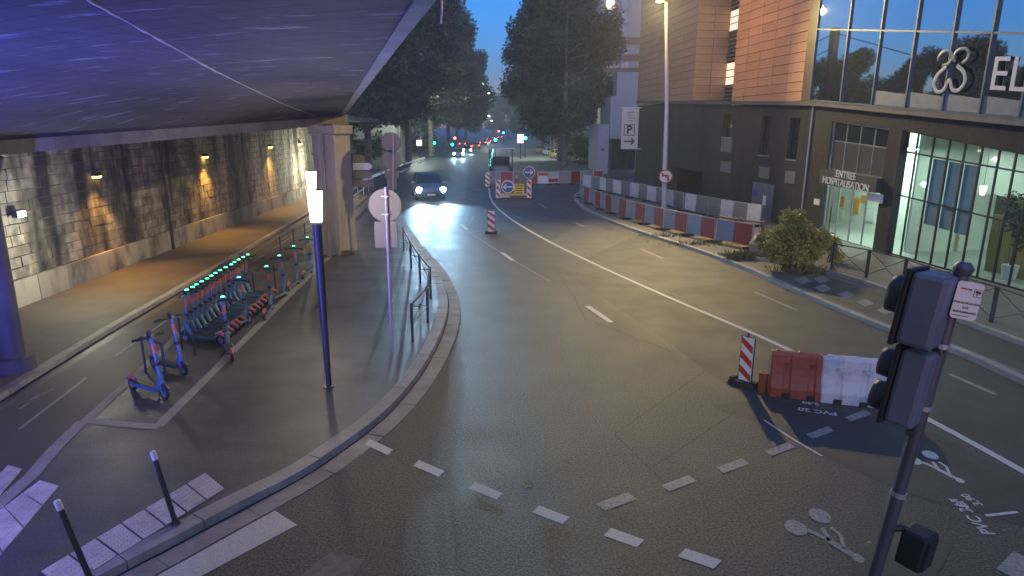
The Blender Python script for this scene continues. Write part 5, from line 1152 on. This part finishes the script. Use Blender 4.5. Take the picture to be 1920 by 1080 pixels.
for i, (px, py, m, lab) in enumerate(((1050, 303, CYE, 'yellow parked car nearest, half seen right of the work site'), (1032, 298, CYE, 'second yellow parked car right of the work site'), (1018, 292, CWH, 'white parked car behind the yellow ones'), (1006, 288, CYE, 'farthest yellow parked car right of the work site'))):
    p = G(px, py); car((p.x + 1.2, p.y, 0), R(12), m, lab, 'cars parked right of the work site')

# ================================================================== FAR LIGHTS AND WORK SITE
def far_lamp(px, py, Y, lab, power, base_dx=1.2):
    p = at(px, py, Y); t = thing('avenue_lamp', lab, 'street lamp', (p.x + base_dx, Y, 0), group='white lamps down the avenue'); h = p.z
    MB().tube([(0, 0, 0), (0, 0, h + .2), (-base_dx * .5, 0, h + .35), (-base_dx, 0, h + .12)], [.1, .06, .05, .04], 8).build('pole', GALV, t); MB().box((-base_dx, 0, h + .08), (.5, .3, .1)).build('lamp_head', GALV, t); MB().box((-base_dx, 0, h - .05), (.44, .44, .16)).build('lens', emis('avenue_lens', (.8, 1, .95), 40) if 'avenue_lens' not in MATS else MATS['avenue_lens'], t)
    if power: light('avenue_light', 'POINT', p + Vector((0, -.5, -.4)), power, (.85, 1, .85), t, .2)
far_lamp(1020, 172, 108, 'white avenue lamp glowing in the right-hand tree', 5000); far_lamp(917, 175, 150, 'highest white avenue lamp in the sky gap', 3000, -2); far_lamp(908, 181, 170, 'white avenue lamp left of the highest one', 0, -2); far_lamp(917, 188, 190, 'white avenue lamp just below the highest one', 2500, -2)
far_lamp(916, 217, 240, 'white avenue lamp low in the avenue gap', 3000, -2); far_lamp(922, 226, 275, 'lowest white avenue lamp at the end of the gap', 0, -2)
far_lamp(770, 195, 108, 'avenue lamp hidden among the left-hand trees', 4000, -2)
def signal_far(px, py, Y, col, lab):
    p = at(px, py, Y); t = thing('far_traffic_signal', lab, 'traffic light', (p.x, Y, 0), group='lit traffic signals down the avenue'); MB().tube([(0, .1, 0), (0, .1, p.z + .5)], .07, 8).build('pole', STEEL, t); MB().box((0, 0, p.z), (.4, .2, 1.1)).build('housing', BLACK, t)
    nm = 'sig_' + str(col); MB().disc((0, -.12, p.z), (0, -1, 0), .24, .05, 14).build('lens', MATS.get(nm) or emis(nm, col, 22), t)
for px, py, Y, c, lab in ((929, 262, 118, (0, 1, .6), 'bright green signal over the avenue centre'), (814, 268, 120, (0, 1, .6), 'small green signal among the left trunks'), (848, 271, 135, (0, 1, .6), 'small green signal left of the oncoming cars'), (853, 259, 140, (1, .08, .06), 'small red signal left of the tail lights'), (985, 259, 112, (0, 1, .6), 'green signal beside the lit white panel'), (935, 246, 210, (1, .08, .06), 'far red signal at the avenue end'), (944, 249, 200, (0, 1, .7), 'far green signal right of the avenue end')): signal_far(px, py, Y, c, lab)
p = at(976, 260, 106); t = thing('lit_panel', 'small glowing white advertising panel beyond the work site', 'sign', (p.x, 106, 0)); MB().box((0, 0, p.z), (.95, .15, 1.3)).build('panel', emis('panel_glow', (1, .85, .85), 5), t); MB().tube([(0, 0, 0), (0, 0, p.z - .6)], .08, 8).build('leg', STEEL, t)
p = at(786, 268, 112); t = thing('lit_panel', 'small glowing white sign among the left trunks', 'sign', (p.x, 112, 0)); MB().box((0, 0, p.z), (.8, .15, .9)).build('panel', emis('panel_glow2', (1, .95, .95), 4), t); MB().tube([(0, 0, 0), (0, 0, p.z - .4)], .08, 8).build('leg', STEEL, t)
p = G(940, 330); t = thing('work_platform', 'dark machinery with grey canopy at the left edge of the work site', 'machine', (p.x, p.y, 0))
for x in (-1.2, 1.2):
    for y in (-2.5, 3): MB().box((x, y, 1.5), (.12, .12, 3)).build('post', STEEL, t)
MB().box((0, .3, 3.05), (3, 6.4, .14)).build('canopy', GALV, t); MB().box((0, .5, .8), (2.1, 4, 1.1)).build('engine_body', pm('machine_grey', (.12, .13, .13), .5, var=.2), t, bevel=.08); MB().box((0, -1.6, 1.7), (1.8, .1, .9)).build('windscreen', CG_, t); MB().box((0, -2.2, .7), (1.4, .9, .8)).build('counterweight', BGREY, t, bevel=.06)
for x in (-1, 1):
    for y in (-1.6, 2): MB().disc((x * 1.05, y, .45), (1, 0, 0), .45, .3, 16).build('wheel', RUBBER, t)
A, B = G(918, 326), G(925, 290); t = thing('light_chain', 'string of green work lights along the site edge', 'lights', A); MB().tube([A + Z_ * .9, B + Z_ * 1.0], .02, 6).build('cable', BLACK, t, world=True)
for i in range(9): c = A.lerp(B, i / 8); MB().tube([c + Z_ * .85, c + Z_ * 1.12], .11, 8).build('bulb', emis('green_bulb', (.1, 1, .8), 1.6) if 'green_bulb' not in MATS else MATS['green_bulb'], t, world=True); MB().tube([c, c + Z_ * .9], .03, 6).build('stake', STEEL, t, world=True)
# hedges under the trees
HED = leafmat('hedge_leaves', (.025, .04, .02), (.06, .08, .03)); hseed = 40
hm = []
for k in range(3):
    rr_ = random.Random(60 + k); o = leaf_cloud([((rr_.uniform(-2.4, 2.4), rr_.uniform(-.9, .9), rr_.uniform(.5, 2.2)), rr_.uniform(.7, 1.1)) for _ in range(12)], 2600, .3, 70 + k).build('foliage', HED); hm.append(o.data); bpy.data.objects.remove(o)
hs = MB().tube([(0, 0, 0), (.05, 0, .7), (0, 0, 1.5)], [.06, .05, .02], 6).build('stem', BARK); hsm = hs.data; bpy.data.objects.remove(hs)
for i in range(9):
    t = thing('hedge_shrub', f'dark shrub under the left-hand trees, {ORD[i]} from the bridge', 'shrub', (-24.5 + .35 * i, 88 + 8 * i, 0), .4 * i, 'shrubs under the left-hand trees'); t.scale = (1.4, 1.4, 1.2 + .2 * (i % 3))
    for nm, me in (('foliage', hm[i % 3]), ('stem', hsm)): o = bpy.data.objects.new(nm, me); COL.objects.link(o); o.parent = t
for i in range(6):
    t = thing('hedge_shrub', f'dark shrub under the right-hand trees, {ORD[i]} from the clinic', 'shrub', (12.5 - .3 * i, 92 + 9 * i, 0), .7 * i, 'shrubs under the right-hand trees'); t.scale = (1.2, 1.2, 1.1 + .2 * (i % 3))
    for nm, me in (('foliage', hm[(i + 1) % 3]), ('stem', hsm)): o = bpy.data.objects.new(nm, me); COL.objects.link(o); o.parent = t
# ================================================================== HAZE
hz = MB().box((0, 300, 25), (400, 720, 53)).build('haze', []); hz['kind'] = 'stuff'; hz['label'] = 'thin evening haze over the street'
hm_ = bpy.data.materials.new('haze'); hm_.use_nodes = True; N = hm_.node_tree.nodes
for n_ in list(N):
    if n_.type == 'BSDF_PRINCIPLED': N.remove(n_)
pv_ = N.new('ShaderNodeVolumePrincipled'); pv_.inputs['Color'].default_value = (.85, .92, 1, 1); pv_.inputs['Density'].default_value = .0012; pv_.inputs['Anisotropy'].default_value = .3
hm_.node_tree.links.new(pv_.outputs[0], N['Material Output'].inputs['Volume']); hz.data.materials.append(hm_)
